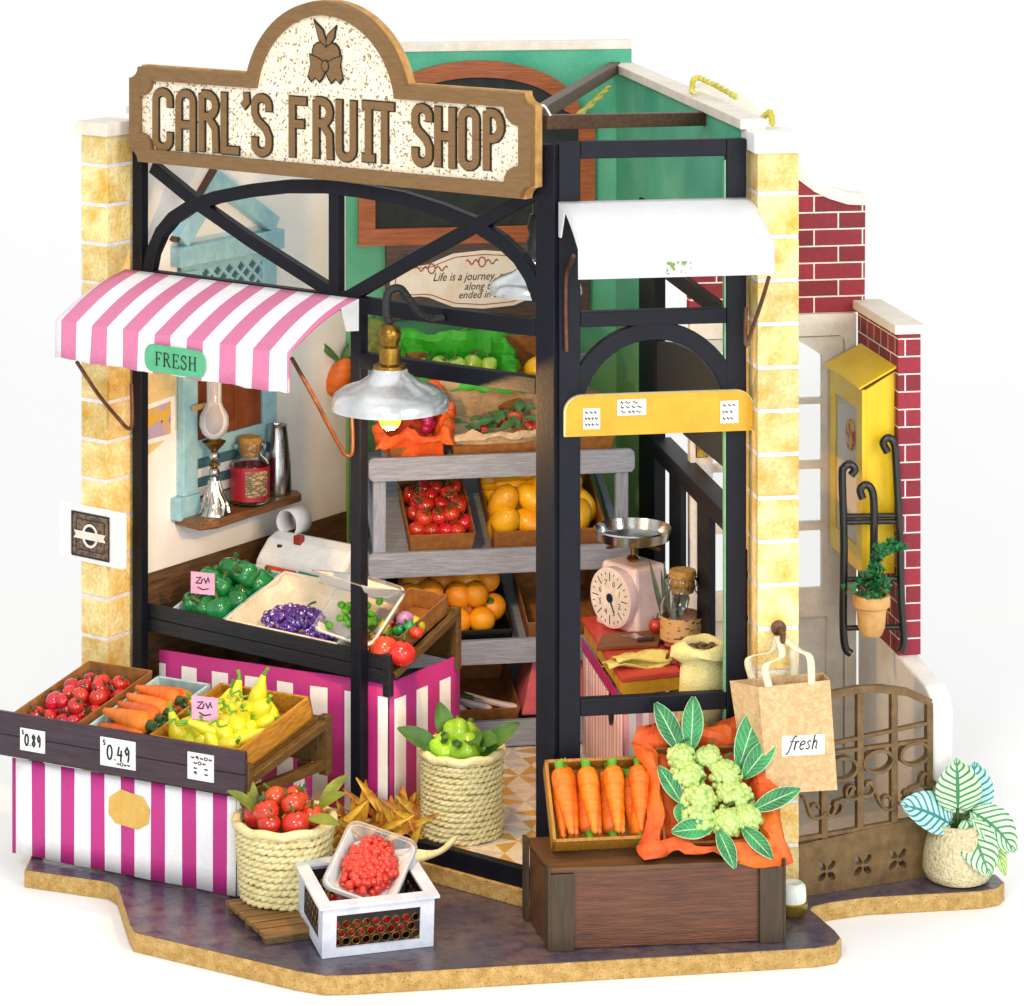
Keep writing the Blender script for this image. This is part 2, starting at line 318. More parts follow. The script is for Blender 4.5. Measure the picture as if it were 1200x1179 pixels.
# sill of the doorway
m=MB(); m.box(-.0,6.72,-.13,-.005,.431,.66); part('door_sill',m,IRON,sf,M=LF,bevel=.012)
m=MB(); m.box(.08,2.4,-.13,-.005,.431,.66); part('door_sill',m,IRON,sf,M=RF,bevel=.012)
# ---------------- walls ----------------
def wallthing(name,label,M,mb,mt,**k): return solo(name,label,'wall',mb,mt,M,**k)
plm,n,l,b=newmat('white_plaster'); vc=coords(n,l); cc=mixc(n,l,noisef(n,l,vc,.8,6,.4,.75),lin('#fbf8f3'),lin('#f0eadf')); l.new(cc,b.inputs['Base Color']); b.inputs['Roughness'].default_value=.8; bumpn(n,l,b,noisef(n,l,vc,18,6),.12)
lw=thing('plaster_wall','white plastered side wall with dark wood wainscot carrying the blue window','wall',LF,(0,2.2,.64))
m=MB(); m.box(-.14,0,.145,4.45,3.04,9.1); part('plaster_panel',m,plm,lw,bevel=.01)
m=MB(); m.box(-.14,0.012,.145,4.44,.64,3.035); part('wainscot',m,wood('wainscot_stain','#7a5a3c','#4d3623','Y'),lw)
m=MB(); m.box(-.2,.06,.1,4.5,9.105,9.2); part('coping',m,CREAM,lw)
gm,n,l,b=newmat('green_wash'); vc=coords(n,l); s_=n.new('ShaderNodeSeparateXYZ'); l.new(vc,s_.inputs[0])
base_=mixc(n,l,noisef(n,l,vc,.7,5,.35,.7),lin('#3aa582'),lin('#6cbb9b')); 
low_litf=n.new('ShaderNodeMapRange'); low_litf.inputs[1].default_value=6.3; low_litf.inputs[2].default_value=5.2; l.new(mathn(n,l,'ADD',s_.outputs[2],mathn(n,l,'MULTIPLY',noisef(n,l,vc,1.2,4),.6)),low_litf.inputs[0])  # lower wall turns yellow-green: its lit tone is painted into the colour
c_=mixc(n,l,low_litf.outputs[0],base_,lin('#84b56c')); c_=mixc(n,l,mathn(n,l,'MULTIPLY',noisef(n,l,vc,22,6,.5,.8),.25),c_,lin('#8cc9a8'))
l.new(c_,b.inputs['Base Color']); b.inputs['Roughness'].default_value=.75; bumpn(n,l,b,noisef(n,l,vc,20,6),.15)
gw=thing('green_back_wall','tall green painted rear wall behind the grey rack','wall',BW,(2,0,0))
m=MB(); m.box(-.05,4.19,0.005,.15,.64,9.62); part('painted_panel',m,gm,gw)
m=MB(); m.box(-.1,4.2,-.02,.2,9.62,9.75); part('coping',m,CREAM,gw,bevel=.01)
gs=thing('green_side_wall','green painted side wall with a cream coping and a wide opening below','wall',SW,(2,0,0))
m=MB(); cut(m,[(.01,.64),(1.72,.64),(1.72,7.7),(7.25,7.7),(7.25,7.6),(7.55,7.5),(7.55,9.3),(.01,9.3)],[],.0,.13); part('painted_panel',m,gm,gs)
m=MB(); m.box(-.06,7.75,-.06,.26,9.3,9.42); part('coping',m,CREAM,gs,bevel=.01)
# black timber work under the opening of the side wall: post, hand rail, balusters, arch boards
rl=thing('stair_railing','black timber railing with square balusters and arched boards in the side opening','railing',SW,(3,0,.64))
m=MB(); m.box(1.73,2.75,-.03,.13,.64,7.69); part('newel_post',m,IRON,rl,bevel=.01)
m=MB(); m.box(2.76,7.5,-.03,.16,4.28,4.47); m.box(2.76,7.5,-.08,.2,4.468,4.56); part('hand_rail',m,IRON,rl,bevel=.01)
m=MB(); m.box(2.76,7.5,-.02,.1,.64,.9); part('bottom_rail',m,IRON,rl,bevel=.01)
for k0 in (3.55,5.2,6.95):
    m=MB(); m.box(k0,k0+.7,.0,.08,.905,4.275); part('baluster',m,IRON,rl,bevel=.01)
PLANK=wood('black_planks','#3c3f40','#1f2122','Y',rough=.6,sc=1.4)
m=MB(); pts=arc(2.76,5.0,3.6,2.3,0,90,14)
m.poly([(2.76,5.87),(3.86,6.05),(5.1,6.15),(6.05,6.05),(6.65,5.86),(7.2,5.6),(7.2,5.05),(4.4,4.95),(3.6,5.2),(2.76,5.1)],.0,.1); part('arch_board',m,PLANK,rl,bevel=.01)
m=MB(); m.box(2.76,7.2,.0,.1,6.8,7.0); part('cross_beam',m,IRON,rl,bevel=.01)
# ---------------- pillars ----------------
stone=mat('yellow_stone','#eddca0','#d6a63a',rough=.85,scale=3.2,bscale=24,bump=.35,lo=.36,hi=.72,island=.4,fine=.35)
MORT=mat('white_mortar','#efe9e4','#e4dcd6',rough=.9,bump=.4,speck=('#7a6a66',60,.66))
def pillar(label,M,x0,x1,y0,y1,z0,z1,cap):
    t=thing('stone_pillar',label,'pillar',M,((x0+x1)/2,(y0+y1)/2,z0)); b=MB(); mo=MB(); z=z1; h0=.45 if cap else .36
    while z>z0+.02:
        za=max(z-h0,z0); h0=.462; b.box(x0,x1,y0,y1,za,z); z=za
        if z>z0+.07: mo.box(x0+.006,x1-.006,y0+.006,y1-.006,z-.05,z); z-=.05
    part('stone_blocks',b,stone,t,bevel=.012); part('mortar_joints',mo,MORT,t)
    m=MB(); m.box(x0-.05,x1+.05,y0-.06,y1+.03,z1,z1+.24 if cap else z1+.18); part('cap_stone',m,CREAM if not cap else WHITE,t,bevel=.02); return t
pillar('left yellow stone pillar with a white cap, carrying the square white card',LF,-.51,-.05,-.42,.1,.222,8.86,0)
pillar('right yellow stone pillar with a white cap where the kraft paper bag hangs',RF,2.42,2.92,-.3,.3,.222,9.06,1)
# ---------------- iron shopfront, left facade ----------------
f1=thing('iron_shopfront','long black iron shopfront with cross braces and a flat arch under the sign','shopfront',LF,(3.3,0,.66))
def frame_part(name,fn,par,M,**k): m=MB(); fn(m); return part(name,m,IRON,par,M=M,bevel=.012,**k)
Y0,Y1=0.,.14
frame_part('post',lambda m:m.box(0,.16,Y0,Y1,.662,9.15),f1,LF)
frame_part('post',lambda m:m.box(6.46,6.73,Y0,Y1,.662,9.17),f1,LF)
frame_part('post',lambda m:m.box(3.31,3.47,Y0+.003,Y1-.003,7.1,9.1),f1,LF)
frame_part('post',lambda m:m.box(3.66,3.82,Y0+.003,Y1+.02,.662,6.9),f1,LF)
frame_part('beam',lambda m:m.box(.16,6.46,Y0+.001,Y1-.001,8.85,9.16),f1,LF)
frame_part('beam',lambda m:m.box(.16,6.46,Y0+.002,Y1-.002,6.9,7.1),f1,LF)
frame_part('beam',lambda m:m.box(3.82,6.46,Y0+.002,Y1-.002,6.22,6.42),f1,LF)
w_=lambda pts:[wt(LF,x,y,0) for x,y in pts]
arcl=[(171,322),(176,296),(186,273),(200,256),(220,243),(250,232),(290,224),(335,219),(380,219),(420,224),(470,233),(515,247),(552,262),(585,283),(606,303),(620,325),(630,352)]
frame_part('arch',lambda m:m.ribbon(w_(arcl),.17,Y0+.004,Y1-.004),f1,LF)
frame_part('cross_brace',lambda m:m.ribbon(w_([(176,196),(230,240),(290,282),(400,352)]),.16,Y0+.006,Y1-.006),f1,LF)
frame_part('cross_brace',lambda m:m.ribbon(w_([(640,218),(560,262),(480,306),(400,352)]),.16,Y0+.006,Y1-.006),f1,LF)
# ---------------- iron shopfront, corner panel ----------------
f2=thing('iron_window_frame','narrow black iron front panel with a round arch beside the right pillar','shopfront',RF,(1.2,0,.66))
frame_part('post',lambda m:m.box(.1,.36,Y0,Y1,.662,9.2),f2,RF)
frame_part('post',lambda m:m.box(2.12,2.36,Y0,Y1,.662,9.2),f2,RF)
frame_part('beam',lambda m:m.box(.36,2.12,Y0+.002,Y1-.002,9.0,9.2),f2,RF)
frame_part('beam',lambda m:m.box(.36,2.12,Y0+.002,Y1-.002,7.02,7.2),f2,RF)
frame_part('beam',lambda m:m.box(.36,2.12,Y0+.002,Y1-.002,2.45,2.65),f2,RF)
frame_part('arch',lambda m:m.ribbon(arc(1.24,5.95,.97,1.0,4,176,24),.2,Y0+.005,Y1-.005),f2,RF)
m=MB(); m.box(2.095,2.115,.02,.1,.67,8.95); part('green_cut_edge',m,mat('pale_green_edge','#7ab389',rough=.6),f2)
# ---------------- shop sign ----------------
sg=thing('shop_sign',"brown framed cream sign reading CARL'S FRUIT SHOP with a rounded top and fruit emblem",'sign',LF,(3.4,-.15,8.55))
x0,x1,z0,z1=.2,6.57,8.55,9.78; cx,cz,cr=3.45,9.45,1.29; r=.15
def signout(d):
    X0,X1,Z0,Z1=x0+d,x1-d,z0+d,z1-d; q=r+d*.35; ra=cr-d; a=math.degrees(math.asin((Z1-cz)/ra))
    return arc(X0,Z0,q,q,90,0,5)+arc(X1,Z0,q,q,180,90,5)+arc(X1,Z1,q,q,270,180,5)+arc(cx,cz,ra,ra,a,180-a,30)+arc(X0,Z1,q,q,0,-90,5)
SB=mat('sign_bronze','#82623a','#76572f',rough=.5,scale=12,stretch=(.5,1,3),bump=.15,fine=.12)
EDGE=mat('ply_edge','#c99b58','#a77a3e',rough=.7)
m=MB(); cut(m,signout(-.015),[],-.17,-.04); part('sign_back_board',m,EDGE,sg)
m=MB(); cut(m,signout(0),[signout(.17)],-.27,-.171); part('sign_frame',m,SB,sg,bevel=.012)
pm=mat('speckled_cream','#f6efdb','#efe4c8',rough=.8,speck=('#94744c',30,.585),fine=.1)
m=MB(); cut(m,signout(.165),[],-.2,-.172); part('sign_panel',m,pm,sg)
def gl(ch):
    A=arc; h=70
    return {'C':[[(22,20)]+A(13,10,9,9,0,-180,6)[:0]+[(22,14)]+A(13,11,9,9,0,-180,8)+[(4,58)]+A(13,58,9,9,180,0,8)+[(22,50)]],
     'A':[[(4,0)]+A(13,57,9,10,180,0,8)+[(22,0)],[(4,30),(22,30)]],
     'R':[[(4,0),(4,67)],[(4,67)]+A(11,54,10.5,13,90,-90,8)+[(4,41)],[(12,41),(21,28),(22,0)]],
     'L':[[(4,70),(4,3),(23,3)]],
     'S':[[(22,52)]+A(13,58,9,9,0,180,8)+[(4,48),(8,40),(18,31),(22,22)]+A(13,12,9,9,0,-180,8)+[(4,20)]],
     'F':[[(4,0),(4,66),(22,66)],[(4,39),(19,39)]],
     'U':[[(4,70)]+A(13,12,9,9,180,360,8)+[(22,70)]],
     'I':[[(11,0),(11,70)],[(3,66),(19,66)],[(3,4),(19,4)]],
     'T':[[(13,0),(13,66)],[(1,66),(25,66)]],
     'H':[[(4,0),(4,70)],[(22,0),(22,70)],[(4,36),(22,36)]],
     'O':[[(22,35),(22,57)]+A(13,58,9,9,0,180,8)+[(4,12)]+A(13,12,9,9,180,360,8)+[(22,36)]],
     'P':[[(4,0),(4,67)],[(4,67)]+A(12,52,10,15,90,-90,8)+[(4,37)]],
     "'":[[(4,70),(5,60),(0,54)]]}[ch]
lt=MB(); lo=MB()
posl=[('C',177,104),('A',204,105.5),('R',231,107),('L',257,108.5),("'",283,109),('S',293,111),('F',337,113.5),('R',365,115),('U',392,117),('I',420,118.5),('T',437,120),('S',481,123),('H',508,125),('O',536,127),('P',565,129)]
for ch,px,py in posl:
    X_,Zt=wt(LF,px,py,-.25); X2,_=wt(LF,px+24,py,-.25); _,Zb=wt(LF,px,py+70,-.25); kx=(X2-X_)/26; kz=(Zt-Zb)/70
    for i,st in enumerate(gl(ch)):
        pts=[(X_+a*kx,Zb+b*kz) for a,b in st]
        wd=.095 if ch!="'" else .09
        lt.ribbon(pts,wd,-.236-.001*i,-.221); 
        p2=list(pts); d0=(V(pts[0])-V(pts[1])).normalized()*.012; d1=(V(pts[-1])-V(pts[-2])).normalized()*.012
        p2[0]=tuple(V(pts[0])+d0); p2[-1]=tuple(V(pts[-1])+d1); lo.ribbon(p2,wd+.028,-.22-.001*i,-.2005)
part('lettering',lt,SB,sg); part('lettering_outline',lo,INK,sg)
em=MB(); eo=MB(); ex,ez=wt(LF,380,72,-.25)
def em_add(mb,pts,y0,y1,g=0,c=(0,0)): mb.poly([(ex+c[0]+(a-c[0])*(1+g),ez+c[1]+(b-c[1])*(1+g)) for a,b in pts],y0,y1)
bodyp=rrect(-.21,.21,-.12,.22,.12); leafs=([(0,.19),(-.1,.26),(-.17,.47),(-.05,.38),(0,.26)],[(0.005,.2),(.04,.33),(.15,.42),(.13,.29),(.07,.22)])
wing=[(.0,-.03),(.12,.03),(.25,.07),(.23,-.05),(.27,-.19),(.22,-.25),(.16,-.2),(.1,-.25),(.05,-.2),(.0,-.1)]
em_add(eo,bodyp,-.214,-.2005,.1,(0,.05)); em_add(em,bodyp,-.222,-.2142)
for lf_ in leafs: cc_=(sum(p[0] for p in lf_)/5,sum(p[1] for p in lf_)/5); em_add(eo,lf_,-.2235,-.2005,.28,cc_); em_add(em,lf_,-.229,-.2236,0,cc_)
for sx in (-1,1):
    wg=[(sx*a,b) for a,b in wing]; cc_=(sx*.14,-.06); em_add(eo,wg,-.2255,-.2225,.16,cc_); em_add(em,wg,-.231,-.2256,0,cc_)
em_add(eo,arc(0,-.06,.065,.08,0,360,16)[:-1],-.234,-.2315); em_add(em,arc(0,-.06,.048,.062,0,360,16)[:-1],-.24,-.2342)
part('fruit_emblem',em,SB,sg); part('emblem_outline',eo,INK,sg)
# ---------------- roof beams, rope, wire ----------------
c0=LF@V((6.42,.08,9.5)); b2=V((1.5,8.05,9.36))
m=MB(); m.bar(c0,b2,.15,.16); solo('roof_beam','dark brown roof beam running from the front corner to the rear wall corner','beam',m,BROWN,W0,base=c0,bevel=.01)
e2=SW@V((5.6,0.02,9.2)); m=MB(); c1=LF@V((6.5,.1,9.42)); m.bar(c1,e2,.15,.17); solo('roof_beam','dark brown roof beam lying straight across to the green side wall','beam',m,BROWN,W0,base=c1,bevel=.01)
ROPE=mat('yellow_cord','#e6dc74','#c9bb3e',rough=.8,bump=.3)
def rope(label,pts,r=.035):
    pts=spline(pts,14); m=MB(); 
    for ph in (0,pi):
        q=[]
        for i,p in enumerate(pts):
            d=(pts[min(i+1,len(pts)-1)]-pts[max(i-1,0)]).normalized(); u=d.cross(V((0,0,1))).normalized(); v_=d.cross(u); a=i*1.1+ph; q.append(p+(u*cos(a)+v_*sin(a))*r*.7)
        m.tube(q,r*.75,6)
    return solo('twisted_cord',label,'cord',m,ROPE,W0,base=pts[0],smooth=60)
rope('pale yellow twisted cord running under the slanting roof beam',[c0+V((.15,.8,-.2)),V((.75,3,9.12)),V((1.35,6.6,9.2))])
q=lambda k,z,t=.1:SW@V((k,t,z))
rope('short yellow twisted cord lying over the cream coping',[q(5.0,9.47,-.02),q(4.6,9.62,.12),q(4.9,9.56,.3),q(5.9,9.5,.34)],.03)
rope('yellow cord end by the coping corner above the right pillar',[q(7.2,9.36,.34),q(7.6,9.48,.34),q(7.8,9.36,.32)],.03)
m=MB(); x,z=wt(LF,631,165,-.02); m.tube(spline([LF@V((x,-.03,z-.05)),LF@V((x,-.05,z+.35)),LF@V((x+.08,-.03,z+.42)),LF@V((x+.14,.03,z+.3))]),.014,6); solo('wire_hook','thin white wire hook over the corner post beside the sign','hook',m,WHITE,W0,base=LF@V((x,-.03,z-.05)),smooth=60)
# ---------------- brick court ----------------
cb=thing('brick_back_wall','red brick wall with large bricks and a curved cream coping behind the right pillar','wall',CB,(-1,0,.3))
capo=[(.11,8.02),(-.13,8.05),(-.35,8.12),(-.53,8.23),(-.87,8.50),(-1.05,8.75),(-1.22,9.01),(-1.38,9.22),(-1.57,9.38),(-1.75,9.48),(-1.91,9.52),(-2.1,9.5),(-2.27,9.42)]
capi=[(.11,7.87),(-.15,7.89),(-.4,7.97),(-.6,8.07),(-.87,8.27),(-1.1,8.55),(-1.3,8.85),(-1.5,9.08),(-1.7,9.2),(-1.9,9.26),(-2.1,9.24),(-2.27,9.16)]
m=MB()
#,(-2.27,8.73)]+[(a,b-.003) for a,b in reversed(capi[:-1])]+[(.1,.25)],.1,.24)
m=MB(); cut(m,[(-2.27,6.46)]+[(a,b) for a,b in reversed(capi)]+[]+[(.1,6.46)],[],.02,.2)
part('brick_panel',m,brick('large_red_bricks','#982733','#7b1d28','#efe2d4',.66,.222,.010,off=(10.15,10.05)),cb)
m=MB(); m.poly(capo+[(a,b+.002) for a,b in reversed(capi)],-.03,.26); part('curved_coping',m,CREAM,cb,bevel=.012)
dr=thing('glazed_door','tall cream door with four white glazed panes and a brass lever handle','door',CB,(-1.4,0,.3))
DC=mat('door_cream','#f1eadd','#e4dac9',rough=.55,scale=4,bump=.1)
m=MB(); cut(m,[(-2.27,.3),(-2.27,6.455),(-.025,6.455),(-.025,.3)],[[(-2.2,.32),(-.18,.32)]+arc(-.28,6.07,.1,.1,0,90,5)+arc(-2.1,6.07,.1,.1,90,180,5)],-.02,.14); part('door_frame',m,DC,dr,bevel=.015)
zs=[wt(CB,950,y)[1] for y in (690,622)]; rails=[(wt(CB,950,a)[1],wt(CB,950,b)[1]) for a,b in ((690,622),(612,550),(541,474))]
top=[(-.48,wt(CB,950,467)[1]),(-.48,5.9)]+[(-.48-(i/8)*1.48, 5.9+.33*sin(pi*i/8)) for i in range(1,8)]+[(-1.96,5.9),(-1.96,wt(CB,950,467)[1])]
m=MB(); cut(m,[(-2.19,.34),(-2.19,6.15),(-.2,6.15),(-.2,.34)],[[(-1.96,a),(-.48,a),(-.48,b),(-1.96,b)] for a,b in rails]+[top,[(-1.96,1.2),(-.42,1.2),(-.42,2.46),(-1.96,2.46)]],.02,.11); part('door_leaf',m,DC,dr,bevel=.02)
m=MB(); m.box(-2.0,-.4,.075,.095,1.1,2.55); part('lower_panel',m,DC,dr)
m=MB(); m.box(-2.0,-.4,.06,.066,2.6,6.2); part('pane',m,PANE,dr)
m=MB(); m.box(-2.19,-2.03,-.02,.019,4.62,4.98); m.lathe([(.07,0),(.075,.1),(.05,.14)],14,(-2.11,-.02,4.82),rot(90,'X')); m.tube(spline([(-2.11,-.16,4.82),(-2.0,-.18,4.8),(-1.85,-.18,4.55),(-1.78,-.16,4.2)]),.03,8); part('lever_handle',m,BRASS,dr,bevel=.01,smooth=50)
# brick side wall and balustrade (frame: x along wall towards the camera)
BA=fr(4.57,4.27,0,-80.7)
def ba(Y): return (4.27-Y)/.987
sb=thing('brick_side_wall','red brick wall of small bricks standing on the white stair wall','wall',BA,(1,0,2.45))
m=MB(); m.box(0,ba(2.5),.0,.29,2.455,6.5); part('brick_panel',m,brick('small_red_bricks','#8e2734','#702029','#ead9cf',.5,.222,.009,off=(10.02,10.0),squash=.62,sqf=2),sb)
m=MB(); m.box(ba(2.5)+.001,ba(2.5)+.022,-.001,.291,2.455,6.498); part('brick_end',m,brick('end_red_bricks','#9c2639','#7d1d2c','#f0ded8',.44,.222,.009,axis='YZ',off=(10.25,10.0)),sb)
m=MB(); m.box(-.08,ba(2.5)+.07,-.06,.34,6.5,6.62); part('coping',m,CREAM,sb,bevel=.015)
bl=solo('stair_wall','low smooth white stair wall running back from the bronze gate','wall',MB().poly([(0,.222),(3.18,.222),(3.18,2.2),(3.08,2.33),(2.9,2.40),(1.8,2.45),(0,2.45)],.0,.27,'xz'),mat('white_render','#f4f2ee','#ebe8e2',rough=.6,scale=3,bump=.06),BA,bevel=.03)
# yellow wall box
yb=thing('yellow_wall_box','bright yellow wall box with a glazed side and slanting lid on the brick wall','box',BA,(.9,-.2,3.4))
YEL=mat('yellow_paint','#f3cd16','#eabf0c',rough=.4,scale=3,bump=.08)
a0,a1=ba(4.1),ba(2.62); yy=-.43
m=MB(); cut(m,[(a0,3.45),(a1,3.45),(a1,5.78),(a0,5.78)],[[(a0+.25,3.75),(a1-.25,3.75),(a1-.25,5.5),(a0+.25,5.5)]],yy,yy+.05); part('glazed_side',m,YEL,yb,bevel=.01)
m=MB(); m.poly([(yy+.05,3.45),(-.005,3.45),(-.005,6.0),(yy+.05,5.78)],a1-.05,a1,'yz'); m.box(a0+.05,a1-.05,-.03,-.005,3.45,5.95); part('body',m,YEL,yb,bevel=.008)
m=MB(); m.poly([(yy-.06,5.79),(.02,6.06),(.02,6.09),(yy-.06,5.82)],a0-.04,a1+.06,'yz'); part('lid',m,YEL,yb,bevel=.008)
m=MB(); m.box(a0+.2,a1-.2,yy+.02,yy+.026,3.7,5.55); part('pane',m,PANE,yb)
m=MB(); m.poly([(a0+.95+a,5.1+b) for a,b in arc(0,0,.16,.2,0,360,20)[:-1]],yy-.012,yy+.05); part('oval_label',m,mat('oval_red','#a33a2a','#c9a44a',rough=.5,scale=9,lo=.45,hi=.5),yb)
# black trellis
tr=thing('black_trellis','black wire trellis with three curled hooks standing before the yellow box','trellis',W0,P(1025,765,2.4))
tp=lambda x,y,d=0:P(x,y,2.38+d)
BLK=mat('black_wire','#121212',rough=.35,coat=.3,bump=.1)
def upright(pts): m=MB(); m.tube(spline([tp(*p) for p in pts],6),.05,10); part('upright',m,BLK,tr,smooth=60)
upright([(997,766),(990,757),(988,720),(989,640),(987,560),(989,548),(996,544),(1002,550),(997,557)])
upright([(1023,700),(1024,640),(1024,590),(1021,573),(1014,568),(1008,574),(1011,584)])
upright([(1055,764),(1059,750),(1056,700),(1054,620),(1050,540),(1048,520),(1041,513),(1035,519),(1040,530)])
for y in (604,611,678,735):
    m=MB(); m.tube([tp(988,y+1,.02),tp(1057,y,.02)],.035,8); part('cross_wire',m,BLK,tr,smooth=60)
# flower pot with ivy
TC=mat('pale_terracotta','#dcae6c','#c8975a',rough=.75,bump=.1)
fp=thing('ivy_pot','small pale terracotta pot of green ivy hung on the lowest wire of the trellis','plant pot',W0,(4.49,2.2,2.8)); cp=(4.49,2.2,2.8)
m=MB(); m.lathe([(0,0),(.13,0),(.17,.1),(.19,.34),(.23,.36),(.235,.42),(.23,.5),(.19,.5),(.17,.42),(0,.42)],24,cp,cap=False); part('pot',m,TC,fp,smooth=50)
m=MB(); vine=spline([V(cp)+V(p) for p in ((0,0,.45),(.05,-.08,.65),(0,-.12,.85),(.08,-.12,1.0),(.2,-.12,1.12),(.34,-.12,1.1))],5); m.tube(vine,.015,5)
for i in range(170):
    p=vine[rnd.randrange(len(vine))] if i>50 else V(cp)+V((rnd.gauss(0,.14),rnd.gauss(0,.1),.48+abs(rnd.gauss(0,.12))))
    c=p+V((rnd.gauss(0,.05),rnd.gauss(0,.05),rnd.gauss(0,.05))); M_=Euler((rnd.random()*6,rnd.random()*6,rnd.random()*6)).to_matrix().to_4x4(); s_=.045+.03*rnd.random()
    m.add([c+M_@V(v)*s_ for v in ((0,-1,0),(.8,-.2,.2),(.3,.3,0),(0,1,.2),(-.4,.3,0),(-.8,-.2,.2))],[(0,1,2,3,4,5)])
part('ivy',m,mat('ivy_green','#1f7a3c','#0f5528',rough=.5,scale=20,island=.5),fp)
# ---------------- bronze gate ----------------
GT=fr(3.36,.33,.222,22)
g=thing('bronze_gate','bronze garden gate with scrolls, oval rings and clover cut outs','gate',GT,(.9,0,0)); gw_=lambda p:wt(GT,p[0],p[1],0)
gx=lambda a:wt(GT,a,950,0)[0]
xr=gx(1094)
lo_=[(0,0),(xr,0),(xr,gw_((1094,955))[1]),(0,gw_((938,990))[1])]
def clover(px,py):
    X_,Z_=gw_((px,py)); ls=[]
    for k in range(4):
        a=R(45+90*k); u=V((cos(a),sin(a))); v_=V((-u.y,u.x)); c=V((X_,Z_))
        ls.append([tuple(c+u*(.02+.085*(1-cos(tt))/1.0*.5*1.6)+v_*sin(tt)*.04) for tt in [2*pi*i/12 for i in range(12)]])
    return ls
zt=lambda px,py:gw_((px,py))[1]
zlow=lambda X: zt(1094,955)*(X/xr)+zt(938,990)*(1-X/xr)
hl=sum([clover(a,b) for a,b in ((969,1021),(1011,1014),(1052,1007))],[])
m=MB(); cut(m,lo_,hl,0,.09); part('kick_panel',m,GOLDB,g,bevel=.008)
m=MB(); top_=[gw_(p) for p in ((933,832),(950,823),(975,815),(1005,809),(1035,808),(1065,812),(1092,824))]; m.ribbon(top_,.09,0,.09)
m.box(xr-.085,xr,0.002,.088,zlow(xr)+.001,top_[-1][1]); part('frame',m,GOLDB,g,bevel=.01)
m=MB()
for px in (967,1009,1049): X_=gx(px); m.box(X_-.045,X_+.045,.004,.084,zlow(X_)+.002,[b for a,b in top_ if a<=X_][-1]-.01)
part('bars',m,GOLDB,g,bevel=.008)
m=MB()
for ya,yb_ in ((881,848),(888,868),(985,958)): m.ribbon([gw_((935,ya)),gw_((1090,yb_))],.045,.008,.08)
for px,py in ((988,902),(1030,893),(1073,884)):
    X_,Z_=gw_((px,py)); m.ribbon(arc(X_,Z_,.195,.13,0,360,24),.04,-.012,.1)
for px,py in ((967,950),(1009,926),(1052,932)): 
    pass
def scroll(px,py,sx):
    X_,Z_=gw_((px,py)); pts=[]
    for i in range(15): a=i*.42; rr_=.02+.0085*i; pts.append((X_+sx*rr_*cos(a),Z_+rr_*sin(a)))
    return pts
for px,sx,py in ((957,1,948),(980,-1,945),(999,1,926),(1018,-1,922),(1041,1,938),(1062,-1,932),(1086,1,912)): m.ribbon(scroll(px,py,sx),.032,-.014,.07)
for a_,b_ in (((976,955),(1001,920)),((1017,918),(1040,948)),((1060,940),(1084,905)),((940,935),(955,958))):
    A_,B_=V(gw_(a_)),V(gw_(b_)); m.ribbon([tuple(A_.lerp(B_,i/10)+V((0,.05*sin(i/10*2*pi)))) for i in range(11)],.035,-.01,.075)
part('scrollwork',m,GOLDB,g,bevel=.006)
# grey landing behind the gate
solo('court_floor','','',MB().poly([(3.3,.72),(5.0,1.4),(4.6,4.2),(2.6,3.8),(2.9,.75)],.2208,.3,'xy'),mat('grey_paving','#d5d1ca','#c3beb6',rough=.6),W0,kind='structure')
# ---------------- pink awning ----------------
PINK=stripe('pink_stripe_paper','#de7fa6','#fbf8fa',.535,0,.5,'X')
aw=thing('striped_awning','pink and white striped awning with a green FRESH label over the left bay','awning',LF,(0,0,7))
def sur(s,u):  # u 0..1 roof, 1..1.6 valance
    k_=.006*sin(s*7)+.004*sin(s*17)
    if u<=1: return V((s-.12*u,-.14-1.15*u,7.10-.50*u+.07*sin(pi*u)-.02*sin(pi*u)*sin(s*.8)+k_*u))
    q_=(u-1)/.6; return V((s-.12,-1.29-.02*q_+k_*2*q_,6.6-.47*q_+k_))
xa,xb=.02,3.89
m=MB(); us=[i/10 for i in range(11)]+[1.0001,1.3,1.6]
m.sheet([[sur(xa+(xb-xa)*j/30,u) for j in range(31)] for u in us]); part('canopy',m,PINK,aw,solid=.025,smooth=30)
m=MB(); xe=xb-.0
g_=[[sur(xe,u)+V((.012,0,0)), V((xe-.1*u+.012,-.14-1.1*u*(1),max(7.02-.42,7.02-.42-.0)))] for u in us[:1]]
m=MB(); m.sheet([[sur(xb,0)+V((.014,0,.01)),sur(xb,.25)+V((.014,0,.01))],[V((xb+.012,-.14,6.72)),V((xb-.01,-.34,6.74))]]); part('side_flap',m,WHITE,aw,solid=.02)
gm_=mat('label_green','#5cb887','#52ad7c',rough=.5,bump=.05)
lc=wt(LF,205.5,423,-1.35); tilt=4
Ml=LF@T((lc[0],-1.35,lc[1]))
fl=MB(); fl.poly([(a,b) for a,b in rrect(-.5,.5,-.17,.17,.13)],-.02,.0); part('name_label',fl,gm_,aw,M=Ml,bevel=.006)
SER={}
